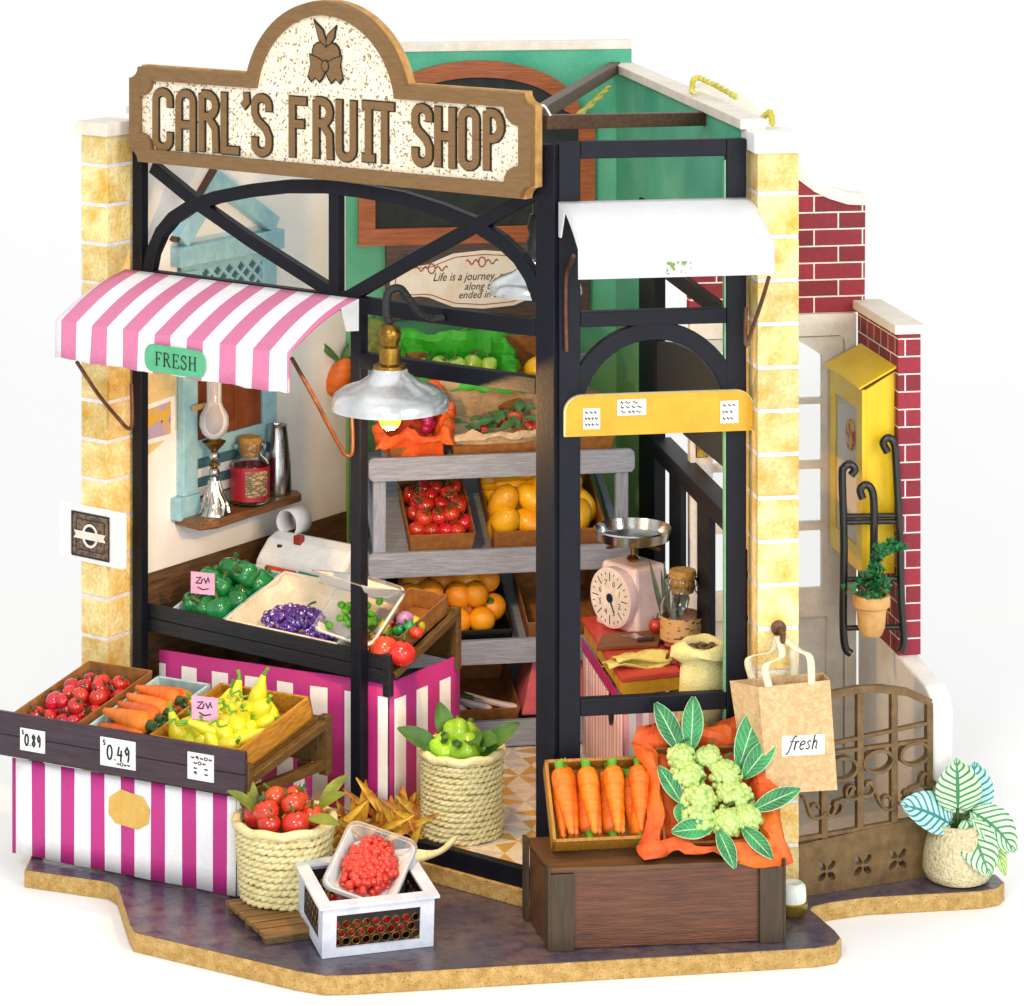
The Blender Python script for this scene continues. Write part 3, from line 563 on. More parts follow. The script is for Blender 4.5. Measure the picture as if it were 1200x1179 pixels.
def serif(mb,word,x,z,h,y,M=None,ital=0,gap=.18,k=.11):
    thin=h*.045; thick=h*k; cx_=x
    def st(p,w_): mb.ribbon([(cx_+a*h+ital*b*h,z+b*h) for a,b in p],w_,y-rnd.random()*.002-.004,y,'xz') if M is None else mb.merge(MB().ribbon([(cx_+a*h+ital*b*h,z+b*h) for a,b in p],w_,y-rnd.random()*.002-.004,y,'xz'),M)
    for ch in word:
        if ch in 'FEHR': 
            st([(.12,0),(.12,1)],thick); st([(0,.02),(.26,.02)],thin)
            if ch in 'FER': st([(0,.98),(.2,.98)],thin)
        if ch=='F': st([(.1,.98),(.55,.98)],thin); st([(.55,1),(.56,.78)],thin); st([(.12,.52),(.4,.52)],thin); st([(.4,.42),(.4,.62)],thin); adv=.66
        if ch=='E': st([(.1,.98),(.56,.98)],thin); st([(.56,1),(.57,.78)],thin); st([(.12,.52),(.42,.52)],thin); st([(.42,.42),(.42,.62)],thin); st([(.1,.02),(.6,.02)],thin); st([(.6,.0),(.62,.24)],thin); adv=.72
        if ch=='H': st([(0,.98),(.26,.98)],thin); st([(.62,0),(.62,1)],thick); st([(.5,.02),(.76,.02)],thin); st([(.5,.98),(.76,.98)],thin); st([(.12,.52),(.62,.52)],thin); adv=.9
        if ch=='R': st([(.12,.98)]+[(p[0],p[1]) for p in arc(.3,.75,.22,.23,90,-90,6)]+[(.12,.52)],thick*.7); st([(.34,.52),(.62,.04),(.72,.02)],thick*.9); adv=.82
        if ch=='S': st([(.5,.78)]+[(p[0],p[1]) for p in arc(.28,.77,.22,.21,20,270,8)][1:]+[(p[0],p[1]) for p in arc(.28,.26,.24,.26,80,-170,8)]+[(.02,.24)],thick*.8); st([(.5,.98),(.5,.74)],thin); st([(.03,.04),(.03,.28)],thin); adv=.66
        if ch=='f': st([(-.12,-.28),(.0,-.25),(.1,0),(.22,.75),(.32,.98),(.48,.95)],thick*.75); st([(0,.62),(.38,.62)],thin); adv=.36
        if ch=='r': st([(.1,0),(.1,.62)],thick); st([(.1,.4),(.2,.6),(.36,.6)],thick*.7); adv=.42
        if ch=='e': st([(.06,.32),(.36,.4),(.34,.58),(.2,.62),(.06,.45),(.05,.16),(.18,.0),(.36,.1)],thick*.75); adv=.46
        if ch=='s': st([(.34,.54),(.22,.62),(.08,.5),(.3,.2),(.2,.02),(.02,.1)],thick*.75); adv=.42
        if ch=='h': st([(.1,0),(.1,1)],thick); st([(.1,.4),(.25,.62),(.36,.5),(.34,.1),(.44,.02)],thick*.75); adv=.5
        if ch==' ': adv=.3
        cx_+=(adv+gap*.5)*h
m=MB(); serif(m,'FRESH',-.31,-.085,.17,-.021); part('lettering',m,INK,aw,M=Ml)
CO=mat('copper_brown','#6e4530','#4f3022',rough=.4,metal=.3,bump=.1)
def rod(label,M,pts):
    m=MB(); m.tube(spline(pts,5),.026,8); solo('awning_stay',label,'bracket',m,CO,M,base=pts[-1],smooth=60)
def lp(px,py,t): x,z=wt(LF,px,py,t); return V((x,t,z))
def rp_(px,py,t): x,z=wt(RF,px,py,t); return V((x,t,z))
rod('bent brown awning stay left of the striped awning, against the left pillar',LF,[lp(90,424,-1.2),lp(115,462,-.85),lp(140,492,-.5),lp(150,502,-.47),lp(155,495,-.46),lp(154,450,-.46)])
rod('bent brown awning stay at the right end of the striped awning',LF,[lp(342,420,-1.2),lp(370,470,-.7),lp(395,517,-.25),lp(405,533,-.1),lp(413,528,-.05),lp(412,482,-.04)])
# ---------------- white awning ----------------
wa=thing('white_awning','plain white awning with a small green printed tag above the corner window','awning',RF,(1.2,0,8))
def sw_(s,u):
    if u<=1: return V((s,-.03-1.2*u,8.5-.37*u+.06*sin(pi*u)))
    q_=(u-1)/.4; return V((s+.0,-1.23-.0*q_,8.13-.34*q_))
m=MB(); us=[i/10 for i in range(11)]+[1.001,1.4]
AW=mat('awning_white','#e9e9eb','#e4e4e7',rough=.5,bump=.04,fine=.04)
m.sheet([[sw_(.1+2.28*j/20,u) for j in range(21)] for u in us]); part('canopy',m,AW,wa,solid=.02,smooth=30)
m=MB(); m.sheet([[sw_(.1,u),V((.1,-.03-1.2*u*.3,8.1))] for u in (0,.15,.3)]); part('side_flap',m,AW,wa,solid=.02)
tc=wt(RF,796,314,-1.26); m=MB(); m.box(tc[0]-.14,tc[0]+.14,-1.262,-1.245,tc[1]-.07,tc[1]+.07); part('printed_tag',m,mat('tag_print','#e8eadf','#6d8c4d',rough=.6,scale=16,lo=.48,hi=.52),wa)
rod('thin brown awning stay at the left of the white awning',RF,[rp_(672,300,-.7),rp_(668,312,-.3),rp_(664,322,-.1),rp_(663,360,-.05),rp_(664,412,-.04)])
rod('thin brown awning stay in front of the right yellow stone pillar',RF,[rp_(901,325,-1.1),rp_(893,352,-.8),rp_(880,390,-.45),rp_(874,404,-.4),rp_(874,360,-.36)])
# ---------------- yellow board ----------------
yo=thing('yellow_board','mustard yellow board with three small white paper notes under the round arch','board',RF,(1.3,-.05,5.76))
o_=[(.15,5.76),(2.43,5.76)]+arc(2.23,6.04,.2,.2,0,90,6)+arc(.37,6.04,.22,.2,90,180,6)
m=MB(); m.poly(o_,-.08,-.01); part('board',m,mat('edge_cream','#f3e6b4',rough=.6),yo)
m=MB(); m.poly([(a*.985+.02,b*.985+.0895) for a,b in o_],-.1,-.081); part('painted_face',m,mat('mustard_paint','#dba71f','#cf9a18',rough=.45,scale=4,bump=.08),yo)
PAPER=mat('note_paper','#f2f0ea','#e2dfd6',rough=.8,bump=.1)
def note(par,M,px0,py0,px1,py1,t,fr_,lines,seed,mt=None):
    (xa_,za_),(xb_,zb_)=fr_(px0,py1),fr_(px1,py0); m=MB(); m.box(xa_,xb_,t-.012,t,za_,zb_); nt=part('paper_note',m,mt or PAPER,par,M=M)
    rr_=random.Random(seed); q_=MB()
    for i in range(lines):
        z_=zb_-(zb_-za_)*(i+.7)/(lines+.4); x_=xa_+(xb_-xa_)*.12
        while x_<xb_-(xb_-xa_)*.25:
            L_=(xb_-xa_)*(.08+.12*rr_.random()); q_.ribbon([(x_,z_),(x_+L_*.3,z_+.014),(x_+L_*.6,z_-.01),(x_+L_,z_+.006)],.009,t-.017,t-.0125); x_+=L_*1.5
    part('scribble',q_,INK,par,M=M)
for i,(a,b,c,d) in enumerate(((683,478,703,503),(723,467,757,487),(844,469,865,496))): note(yo,RF,a,b,c,d,-.101,lambda x,y:wt(RF,x,y,-.1),3,i)
# ---------------- card on the left pillar ----------------
pc=thing('framed_card','square white card with a brown ornamental print and a ring emblem on the left pillar','card',LF,(-.5,-.45,4.2))
q1,q2=wt(LF,71,666,-.44),wt(LF,148,598,-.44); z0_,z1_=wt(LF,110,660,-.44)[1],wt(LF,110,594,-.44)[1]
m=MB(); m.poly(rrect(q1[0],q2[0],z0_,z1_,.04),-.47,-.425); part('card_board',m,WHITE,pc,bevel=.01)
cx_,cz_=wt(LF,107,628,-.46); OR=mat('ornament_print','#7a6349','#4b3b36',rough=.6,scale=26,lo=.46,hi=.54,bump=.2)
m=MB(); m.box(cx_-.33,cx_+.33,-.478,-.4705,cz_-.28,cz_+.28); part('print',m,OR,pc)
m=MB(); m.ribbon([(cx_-.33,cz_-.28),(cx_+.33,cz_-.28),(cx_+.33,cz_+.28),(cx_-.33,cz_+.28),(cx_-.33,cz_-.28)],.022,-.483,-.4785); m.ribbon([(cx_-.25,cz_-.2),(cx_+.25,cz_-.2),(cx_+.25,cz_+.2),(cx_-.25,cz_+.2),(cx_-.25,cz_-.2)],.012,-.481,-.4787); m.poly([(cx_+a,cz_+b) for a,b in arc(0,0,.15,.17,0,360,20)[:-1]],-.4825,-.4786); part('print_border',m,INK,pc)
m=MB(); m.ribbon([(cx_+a,cz_+b) for a,b in arc(0,0,.125,.14,0,360,20)],.035,-.487,-.483); m.poly([(cx_-.28,cz_-.05),(cx_+.28,cz_-.05),(cx_+.25,cz_),(cx_+.28,cz_+.05),(cx_-.28,cz_+.05),(cx_-.25,cz_)],-.493,-.4872); part('ring_and_banner',m,CREAM,pc)
# ---------------- blue window on the plaster wall (frame: x into the wall, y along it) ----------------
LW=fr(-4.97,3.89,0,-35.7+90)     # x runs back along the wall, y points into the wall
BLUE=mat('powder_blue','#a6d0d9','#8fbfca',rough=.55,scale=6,bump=.2)
PB=mat('window_brown','#8a4a26','#6b3519',rough=.5,scale=4,bump=.15)
w2=lambda px,py,t=0:wt(LW,px,py,t)
win=thing('blue_window','powder blue window with gabled lattice top and white louvres on the plaster wall','window',LW,(2,-.1,3.7))
xl,_=w2(213,400,-.1); xr2,_=w2(322,400,-.1)
zb_=3.66; zt_=7.15
m=MB(); m.box(xl,xl+.28,-.14,-.003,zb_+.3,zt_-.2); m.box(xl-.12,xl+.3,-.17,-.002,zb_,zb_+.3); part('frame_post',m,BLUE,win,bevel=.015)
m=MB(); m.box(xr2-.28,xr2,-.14,-.003,zb_+.1,zt_-.2); part('frame_post',m,BLUE,win,bevel=.015)
zl=w2(260,293,-.15)[1]
m=MB(); m.box(xl-.12,xr2+.1,-.2,-.003,zl-.13,zl+.14); part('lintel',m,BLUE,win,bevel=.015)
ap=w2(257,212,-.15); m=MB(); m.ribbon([(xl-.02,zl+.2),((ap[0]),ap[1]),(xr2-.02,zl+.2)],.24,-.17,-.004); part('gable',m,BLUE,win,bevel=.012)
m=MB(); m.ribbon([(xl-.12,zl+.22),((ap[0]-.02),ap[1]+.14)],.05,-.14,-.0035); part('gable_edge',m,BROWN,win)
m=MB(); za,zc=zl-1.0,zl-.135; hs=[]
ny,nx=4,7; dx=(xr2-xl-.24)/nx; dz=(zc-za-.1)/ny
for i in range(nx):
    for j in range(ny*2):
        cx2=xl+.12+dx*(i+.5+(.5 if j%2 else 0)); cz2=za+.05+dz*(j+1)/2
        if cx2+dx*.36>xr2-.08 or cz2+dz*.36>zc-.02: continue
        hs.append([(cx2-dx*.36,cz2),(cx2,cz2-dz*.4),(cx2+dx*.36,cz2),(cx2,cz2+dz*.4)])
cut(m,[(xl+.02,za),(xr2-.02,za),(xr2-.02,zc),(xl+.02,zc)],hs,-.11,-.07); part('lattice',m,BLUE,win)
m=MB(); m.box(xl+.02,xr2-.02,-.06,-.004,zb_+.2,zc); part('dark_backing',m,mat('deep_blue','#4a7683',rough=.8),win)  # darker blue sheet behind the lattice and louvres
zq=w2(260,508,-.1)[1]; m=MB(); m.box(xl+.285,xr2-.285,-.1,-.064,zq,zl-1.0); m.box((xl+xr2)/2+.1,(xl+xr2)/2+.13,-.12,-.1,zq,zl-1.0); part('brown_shutter',m,PB,win,bevel=.01)
m=MB(); m.box(xl+.28,xr2-.28,-.13,-.062,zq-.25,zq-.005); part('cross_rail',m,BLUE,win,bevel=.012)
lv=MB(); zz=zq-.42
while zz>zb_+.15: lv.box(xl+.3,xr2-.3,-.09,-.062,zz-.1,zz+.02,None); zz-=.25
part('louvres',lv,WHITE,win,bevel=.01)
m=MB(); m.box(xl+.12,xl+.6,-.2,-.15,zq+.42,zq+.5); part('peg',m,mat('peg_wood','#c5a468',rough=.6),win,bevel=.03)
# poster on cream sheet
po=thing('flower_poster','cream wall sheet with a white bordered purple and yellow picture beside the window','poster',LW,(.4,-.02,5))
m=MB(); a=w2(208,520); m.poly([(.15,w2(172,538)[1]),(a[0]-.05,a[1]+.2),(a[0]-.05,6.1),(a[0]-.2,6.35),(.15,6.4)],-.03,-.003); part('sheet',m,mat('cream_sheet','#e6cd90','#dabf80',rough=.7),po)
a=w2(171,522,-.04); b_=w2(205,462,-.04); m=MB(); m.poly([(.15,w2(171,522,-.04)[1]),(b_[0],w2(205,512,-.04)[1]),(b_[0],w2(205,463,-.04)[1]),(.15,w2(171,475,-.04)[1])],-.045,-.031); part('picture_border',m,WHITE,po)
m=MB(); m.poly([(.17,w2(172,516,-.05)[1]),(b_[0]-.09,w2(201,508,-.05)[1]),(b_[0]-.09,w2(201,470,-.05)[1]),(.17,w2(172,481,-.05)[1])],-.049,-.046); part('picture',m,mat('picture_print','#e0b21c','#b7a2b8',rough=.5,scale=2.6,lo=.47,hi=.53,speck=('#7a5420',12,.66)),po)
# wall shelf and what stands on it
shz=w2(280,592,-.3)[1]
m=MB(); sh_l=w2(224,597,-.35)[0]; sh_r=w2(343,575,-.3)[0]
m.poly([(sh_l,-.5),(sh_l+.25,-.62),(sh_r-.1,-.55),(sh_r,-.4),(sh_r,-.003),(sh_l+.05,-.003)],shz-.12,shz,'xy')
sh=solo('wall_shelf','small rounded brown wooden shelf under the blue window','shelf',m,wood('shelf_wood','#8a5a2c','#5c3718','X',coat=.3),LW,base=((sh_l+sh_r)/2,-.1,shz-.1),bevel=.03)
def shelfpt(px,y_=-.36): return LW@V((w2(px,590,y_)[0],y_,shz+.002))
p=shelfpt(251); ol=thing('oil_lamp','ornate silver oil lamp with a brass gallery and tall glass chimney on the wall shelf','oil lamp',T(p),(0,0,0))
m=MB(); m.lathe([(.2,0),(.19,.04),(.12,.14),(.1,.3),(.07,.42),(.05,.5)],20); 
for k in range(7): a=2*pi*k/7; m.tube(spline([(.2*cos(a),.2*sin(a),.02),(.17*cos(a+.25),.17*sin(a+.25),.14),(.1*cos(a),.1*sin(a),.3),(.06*cos(a-.1),.06*sin(a-.1),.45)],4),.025,6)
m.ball((0,0,.56),.075,n=14); m.ball((0,0,.78),.075,n=14); part('base',m,STEEL,ol,smooth=50)
m=MB(); m.lathe([(.04,.62),(.085,.66),(.04,.7)],20); m.lathe([(.04,.84),(.1,.9),(.16,.97),(.1,.98),(.07,1.02),(.0,1.02)],20); part('gallery',m,BRASS,ol,smooth=50)
m=MB(); pr=[(.07,1.0),(.16,1.08),(.2,1.2),(.19,1.32),(.12,1.44),(.1,1.5),(.1,2.05)]; m.lathe(pr+[(r-.015,z) for r,z in reversed(pr)],24,cap=False); part('glass_chimney',m,clearfilm('chimney_glass',.16,'#ffffff',.05),ol,smooth=60)
def corkjar(label,Mw,s,labmat,fillmat,lab=(.12,.62),lcol=None):
    j=thing('cork_jar',label,'jar',Mw,(0,0,0)); pr=[(.001,.01),(.3,.01),(.33,.05),(.33,.62),(.3,.72),(.2,.82),(.19,.9),(.26,.93),(.27,1.0),(.24,1.04)]
    pr=[(a*s,b*s) for a,b in pr]; m=MB(); m.lathe(pr+[(max(a-.022*s,.001),b+(.02*s if b<.1*s else 0)) for a,b in reversed(pr)],28,cap=False); part('glass',m,GLASS,j,smooth=60)
    m=MB(); m.lathe([(0.001,.8*s),(.16*s,.8*s),(.21*s,1.06*s),(.19*s,1.13*s),(.001,1.14*s)],20,cap=False); part('cork',m,mat('cork','#c49a4e','#9a7030',rough=.8,scale=20,bump=.5),j,smooth=50)
    m=MB(); m.lathe([(.337*s,lab[0]*s),(.337*s,lab[1]*s),(.333*s,lab[1]*s),(.333*s,lab[0]*s)],32,cap=False); part('label_band',m,labmat,j,smooth=60)
    if fillmat: m=MB(); m.lathe([(.001,.04*s),(.28*s,.04*s),(.29*s,.3*s),(.2*s,.42*s),(.001,.4*s)],16,cap=False); part('contents',m,fillmat,j,smooth=60)
    return j
RED=mat('label_red','#b3222f','#9c1a26',rough=.4,bump=.05)
p=shelfpt(293); jj=corkjar('corked glass jar with a wide red label on the wall shelf',T(p)@rot(20,'Z'),.8,RED,None,(.1,.66))
m=MB()
for i in range(9): 
    a0_,a1_=R(-118+i*8),R(-118+(i+1)*8); q_=.274
    m.add([V((q_*cos(t_),q_*sin(t_),z_)) for t_ in (a0_,a1_) for z_ in (.14,.48)],[(0,1,3,2)])
part('label_print',m,mat('jar_print','#77604a','#c9ad78',rough=.5,scale=14,lo=.5,hi=.6,stretch=(1,1,3)),jj,norm=False)
p=shelfpt(325,-.3); m=MB(); pr=[(.001,0),(.19,0),(.2,.03),(.185,.4),(.15,.75),(.13,.92),(.14,.95)]; m.lathe(pr+[(max(a-.02,.001),b+(.03 if b<.1 else 0)) for a,b in reversed(pr)],26,cap=False)
solo('silver_vase','plain tapered silver vase at the right end of the wall shelf','vase',m,STEEL,T(p),smooth=60)
# ---------------- menu board and quote sign on the green wall ----------------
b2_=lambda px,py,t=-.1:wt(BW,px,py,t)
OW=wood('orange_wood','#b5622c','#8b431b','X',rough=.45,sc=1.2,coat=.2)
mb_=thing('menu_board','black chalk board in an orange wood frame with an arched top on the green wall','board',BW,(2,-.05,6.9))
bx0,bx1=b2_(420,250)[0],3.62; bz0=b2_(430,270)[1]-.22; bzs=8.55
def bo(d): return [(bx0+d,bz0+d),(bx1-d,bz0+d),(bx1-d,bzs),(bx1-d-.12,bzs+.16)]+[((bx0+bx1)/2+cos(R(a))*((bx1-bx0)/2-d-.2),bzs+.12+sin(R(a))*(.82-d)) for a in range(8,173,8)]+[(bx0+d+.12,bzs+.16),(bx0+d,bzs)]
m=MB(); cut(m,bo(0),[bo(.24)],-.14,-.003); part('frame',m,OW,mb_,bevel=.02)
m=MB(); cut(m,bo(.2),[],-.09,-.06); part('chalk_surface',m,mat('chalk_black','#1d2524','#2b3331',rough=.8,scale=3),mb_)
m=MB()
for dx in (-.22,.22): 
    X_,Z_=b2_(666,146); m.ribbon([(X_+dx+.02*i*cos(i*.7),Z_+.008*i*sin(i*.7)) for i in range(12)],.02,-.096,-.091)
part('chalk_scroll',m,WHITE,mb_)
qs=thing('quote_sign','dark brown framed cream scroll sign with a handwritten journey quote','sign',BW,(2,-.1,5.5))
x0q,x1q=b2_(452,330)[0],3.55; z1q=b2_(452,287)[1]; z0q=b2_(452,374)[1]-.02
m=MB(); m.box(x0q,x1q,-.14,-.003,z0q,z1q); part('plank',m,wood('plum_wood','#5d4640','#3c2c2a','X'),qs,bevel=.015)
m=MB(); m.box(x0q+.18,x1q-.18,-.155,-.141,z0q+.14,z1q-.14); part('inner_panel',m,mat('inner_grey','#4c4643','#3a3533',rough=.6),qs)
sc=[]; cxq=b2_(566,330)[0]; czq=(z0q+z1q)/2
n_=48
for i in range(n_):
    a=2*pi*i/n_; X_=1.33*cos(a); Z_=.36*sin(a); k=abs(cos(a))
    sc.append((cxq+1.36*math.copysign(abs(cos(a))**.55,cos(a)),czq+.02+(.30+.07*cos(4*a)+.05*cos(8*a))*math.copysign(abs(sin(a))**.7,sin(a))))
CR=mat('scroll_cream','#f8f1e6','#efdcc2',rough=.6,scale=2,lo=.5,hi=.7,bump=.05)
m=MB(); m.poly(sc,-.17,-.156); part('cream_scroll',m,CR,qs)
m=MB(); m.ribbon([(cxq+(a-cxq)*.94,czq+.02+(b-czq-.02)*.86) for a,b in sc+[sc[0]]],.013,-.1745,-.1705)
for cx3,cz3 in ((b2_(564,313)[0],b2_(564,306)[1]),(b2_(505,313)[0],b2_(505,314)[1])):
    m.ribbon([(cx3+a,cz3+b) for a,b in arc(0,0,.05,.07,0,360,12)],.018,-.177,-.1705); 
    for sx in (-1,1): m.ribbon([(cx3+sx*(.06+.025*i),cz3+.035*sin(i*1.3)) for i in range(8)],.018,-.177,-.1705)
part('ornament',m,mat('ornament_red','#a4532f',rough=.6),qs)
m=MB(); X_,Z_=b2_(506,326); text(m,'Life is a journey, not the destination',.17,X_,Z_+.02,-.173,.003,shear=.35,align='LEFT',sx=.82); X_,Z_=b2_(543,335); text(m,'along the way',.15,X_,Z_,-.173,.003,shear=.35,align='LEFT',sx=.9); X_,Z_=b2_(536,345); text(m,'ended in the end',.15,X_,Z_,-.173,.003,shear=.35,align='LEFT',sx=.9)
part('handwriting',m,INK,qs)
# ---------------- lamps ----------------
BULB=mat('bulb_glow','#ff9c2a',emit='#ffa028',estr=2.8,bump=0)
def lampshade(t,c,rs,label=None):
    pr=[(.19,.52),(.22,.44),(.36,.33),(.56,.25),(.66,.17),(.69,.05),(.69,0)]; pr=[(a*rs/.69,b*rs/.69*.92) for a,b in pr]
    m=MB(); m.lathe(pr+[(a-.02,b-.004) for a,b in reversed(pr)],40,c,cap=False); part('shade',m,SHADE,t,smooth=60,M=W0)
SHADE=mat('enamel_silver','#e8eaea','#a3a8aa',rough=.2,metal=.55,scale=1.6,lo=.35,hi=.7,bump=.05,coat=.4)
tL=-.85; lx,lz=wt(LF,457,478,tL); lc_=LF@V((lx,tL,lz))
lm=thing('pendant_lamp','lit silver pendant lamp on a black gooseneck in front of the doorway','lamp',W0,lc_)
lampshade(lm,lc_,.7)
m=MB(); m.lathe([(.2,.47),(.2,.51),(.13,.53),(.13,.72),(.1,.74),(.12,.8),(.14,.88),(.1,.97),(.05,1.0)],24,lc_); part('socket',m,BRASS,lm,smooth=40)
hk=LF@V((wt(LF,520,372,0)[0],-.01,wt(LF,520,372,0)[1])); st_=lc_+V((0,0,.98)); 
m=MB(); k1=lambda px,py,t:LF@V((wt(LF,px,py,t)[0],t,wt(LF,px,py,t)[1]))
m.tube(spline([st_,k1(453,365,-.8),k1(455,343,-.72),k1(468,338,-.6),k1(480,352,-.45),k1(492,368,-.3),k1(505,374,-.15),hk],6),.05,10); part('gooseneck',m,mat('neck_black','#191a1c',rough=.5,scale=8,bump=.5,bscale=30),lm,smooth=60)
m=MB(); m.ball((lc_.x,lc_.y,lc_.z-.13),.135,n=16); part('bulb',m,BULB,lm,smooth=60)
pl=bpy.data.lights.new('bulb_light','POINT'); pl.energy=480; pl.color=(1,.55,.18); pl.shadow_soft_size=.05; po_=bpy.data.objects.new('bulb_light',pl); S.collection.objects.link(po_); po_.location=lc_+V((0,-.05,-.34))
# second shade, behind the shopfront
p2c=k1(628,343,.75); l2=thing('pendant_lamp','unlit silver pendant shade hanging in front of the quote sign','lamp',W0,p2c)
lampshade(l2,p2c,.56); m=MB(); m.lathe([(.12,.45),(.12,.62),(.08,.7),(.11,.8),(.07,.95)],18,p2c); part('socket',m,mat('dark_socket','#3a3a38',rough=.4,metal=.4),l2,smooth=50)
m=MB(); m.tube([p2c+V((0,0,.9)),p2c+V((0,0,1.9))],.04,8); part('cable',m,BLK,l2,smooth=60)
# ================= produce, crates and stalls =================
def crate(name,label,cat,M,w_,d,h,mt,th=.03,fl=0,group=None,bevel=.006):
    m=MB(); f=fl
    def wall(a,b,c,d_): m.add([V(p) for p in (a,b,c,d_)],[(0,1,2,3)])
    m.box(0,w_,0,d,0,th)
    for (ax,ay,bx,by,ox,oy) in ((0,0,w_,0,0,-1),(w_,d,0,d,0,1),(0,d,0,0,-1,0),(w_,0,w_,d,1,0)):
        A0=V((ax,ay,0));B0=V((bx,by,0)); 
        A1=V((ax+(-f if ax==0 else f),ay+(-f if ay==0 else f),h)); B1=V((bx+(-f if bx==0 else f),by+(-f if by==0 else f),h))
        off=V((-ox*th,-oy*th,0)); e_=V((.001,.001,0)) if ox else V((0,0,0))
        vs=[A0,B0,B0+off,A0+off,A1,B1,B1+off,A1+off]
        m.add(vs,[(0,1,2,3),(4,7,6,5),(0,4,5,1),(3,2,6,7),(0,3,7,4),(1,5,6,2)])
    return solo(name,label,cat,m,mt,M,base=(0,0,0),group=group,bevel=bevel)
def wrap(name,label,M,w_,d,h,mt,over=.25,amp=.05,seed=0,n=26):
    g_=[]
    for i in range(n+1):
        row=[]
        for j in range(n+1):
            u=2*j/n-1; v=2*i/n-1; r=max(abs(u),abs(v)); 
            def ax(t,L):
                a=abs(t); s_=math.copysign(1,t)
                if a<.55: return t/.55*L*.46
                if a<.8: return s_*L*(.46+.04*(a-.55)/.25)
                return s_*(L*.5+over*(a-.8)/.2)
            z=0 if r<.55 else (h*(r-.55)/.25 if r<.8 else h-over*.45*((r-.8)/.2)**2+.02)
            p=V((ax(u,w_)+w_/2,ax(v,d)+d/2,z+.02)); k=V((p.x*3+seed,p.y*3,p.z*2))
            nn=V((noise.noise(k),noise.noise(k+V((9,0,0))),noise.noise(k*1.6+V((0,9,0)))+1.2*abs(noise.noise(k*2.3))-.25))
            row.append(p+nn*amp*(.6+r)+V((0,0,max(0,-(nn.z)*amp))))
        g_.append(row)
    m=MB(); m.sheet(g_); return solo(name,label,'wrapping paper',m,mt,M,base=(0,0,0),solid=.012,smooth=14)
TOM=mat('tomato_red','#d3202a','#b3151c',ovar=.35,rough=.16,coat=.6,scale=3,bump=.02,fine=.05,sss=.1)
TOMO=mat('tomato_orange_red','#df4024','#c22e1a',ovar=.35,rough=.2,coat=.5,scale=3,bump=.02,fine=.05,sss=.1)
DKG=mat('calyx_green','#2f5a2a','#1b3a1c',rough=.35,scale=14,coat=.3)
LGR=mat('leaf_bright','#6fae2c','#4a8a20',rough=.45,scale=8)
def calyx(m,z,r,n=5,lift=.25,stem=.06):
    for k in range(n):
        a=2*pi*k/n; u=V((cos(a),sin(a),0)); w_=V((-sin(a),cos(a),0))
        m.add([V((0,0,z)),u*r*.5+w_*r*.16+V((0,0,z+.01)),u*r+V((0,0,z+r*lift)),u*r*.5-w_*r*.16+V((0,0,z+.01))],[(0,1,2,3)])
    m.tube([(0,0,z-.01),(.01,0,z+stem*.5),(.02,.01,z+stem)],[r*.16,r*.13,r*.17],7)
def mk_tomato(name='cherry_tomato',r=.1,mt=TOM,cm=DKG,cat='tomato'):
    def f():
        m=MB(); pr=[(.001,-r*.86)]+[(r*sin(R(a)),-r*.88*cos(R(a))) for a in range(20,150,14)]+[(r*.42,r*.80),(r*.2,r*.74),(.001,r*.68)]
        m.lathe(pr,18,cap=False); o=solo(name,'x',cat,m,mt,W0,smooth=70)
        c=MB(); calyx(c,r*.74,r*.72,5,.3,r*.7); part('calyx',c,cm,o,smooth=40); return o
    return Proto(f)
def carrotmesh(L,r):
    m=MB(); pr=[(.001,-.02)]; n=14
    for i in range(n+1):
        t=i/n; pr.append((r*(.62+.38*min(1,t*7+.35)) if t<.1 else r*(1-.72*((t-.1)/.9)**1.25)+.004*sin(i*2.3),L*t))
    pr.append((.001,L+.03)); pr=[(a,L-b) for a,b in pr][::-1]; m.lathe(pr,16,cap=False); return m
CAR=mat('carrot_orange','#ee7a1e','#d95f10',ovar=.35,rough=.38,scale=3,stretch=(1,1,5),bump=.2,bscale=14,fine=.15)
def mk_carrot(L=.78,r=.1,dark=False):
    def f():
        o=solo('carrot','x','carrot',carrotmesh(L,r),CAR,W0,smooth=70); c=MB(); rr_=random.Random(int(L*100))
        c.lathe([(.001,L),(r*.5,L+.0),(r*.42,L+.07),(r*.5,L+.11),(r*.3,L+.12),(.001,L+.09)],10,cap=False)
        for k in range(4):
            a=k*1.6+.4; c.tube([(0,0,L+.04),(.03*cos(a),.03*sin(a),L+.1),(.07*cos(a),.07*sin(a),L+.14)],[.022,.018,.008],6)
        part('carrot_top',c,DKG if dark else LGR,o,smooth=50); return o
    return Proto(f)
YLW=mat('lemon_yellow','#ecd92a','#c8d028',ovar=.35,rough=.3,scale=3,coat=.3,bump=.04,fine=.06,sss=.1)
def mk_squash(kind):
    def f():
        m=MB()
        pr={'long':[(.001,-.16),(.05,-.14),(.085,-.08),(.09,0),(.075,.08),(.045,.16),(.025,.24),(.001,.26)],'round':[(.001,-.12),(.05,-.11),(.085,-.05),(.088,.02),(.065,.09),(.03,.12),(.001,.125)]}[kind]
        m.lathe(pr,16,cap=False); o=solo('yellow_squash','x','squash',m,YLW,W0,smooth=70); c=MB(); z=.25 if kind=='long' else .12
        c.tube([(0,0,z-.02),(.01,0,z+.03),(.03,.01,z+.07)],[.022,.015,.018],7); part('stem',c,LGR,o,smooth=50); return o
    return Proto(f)
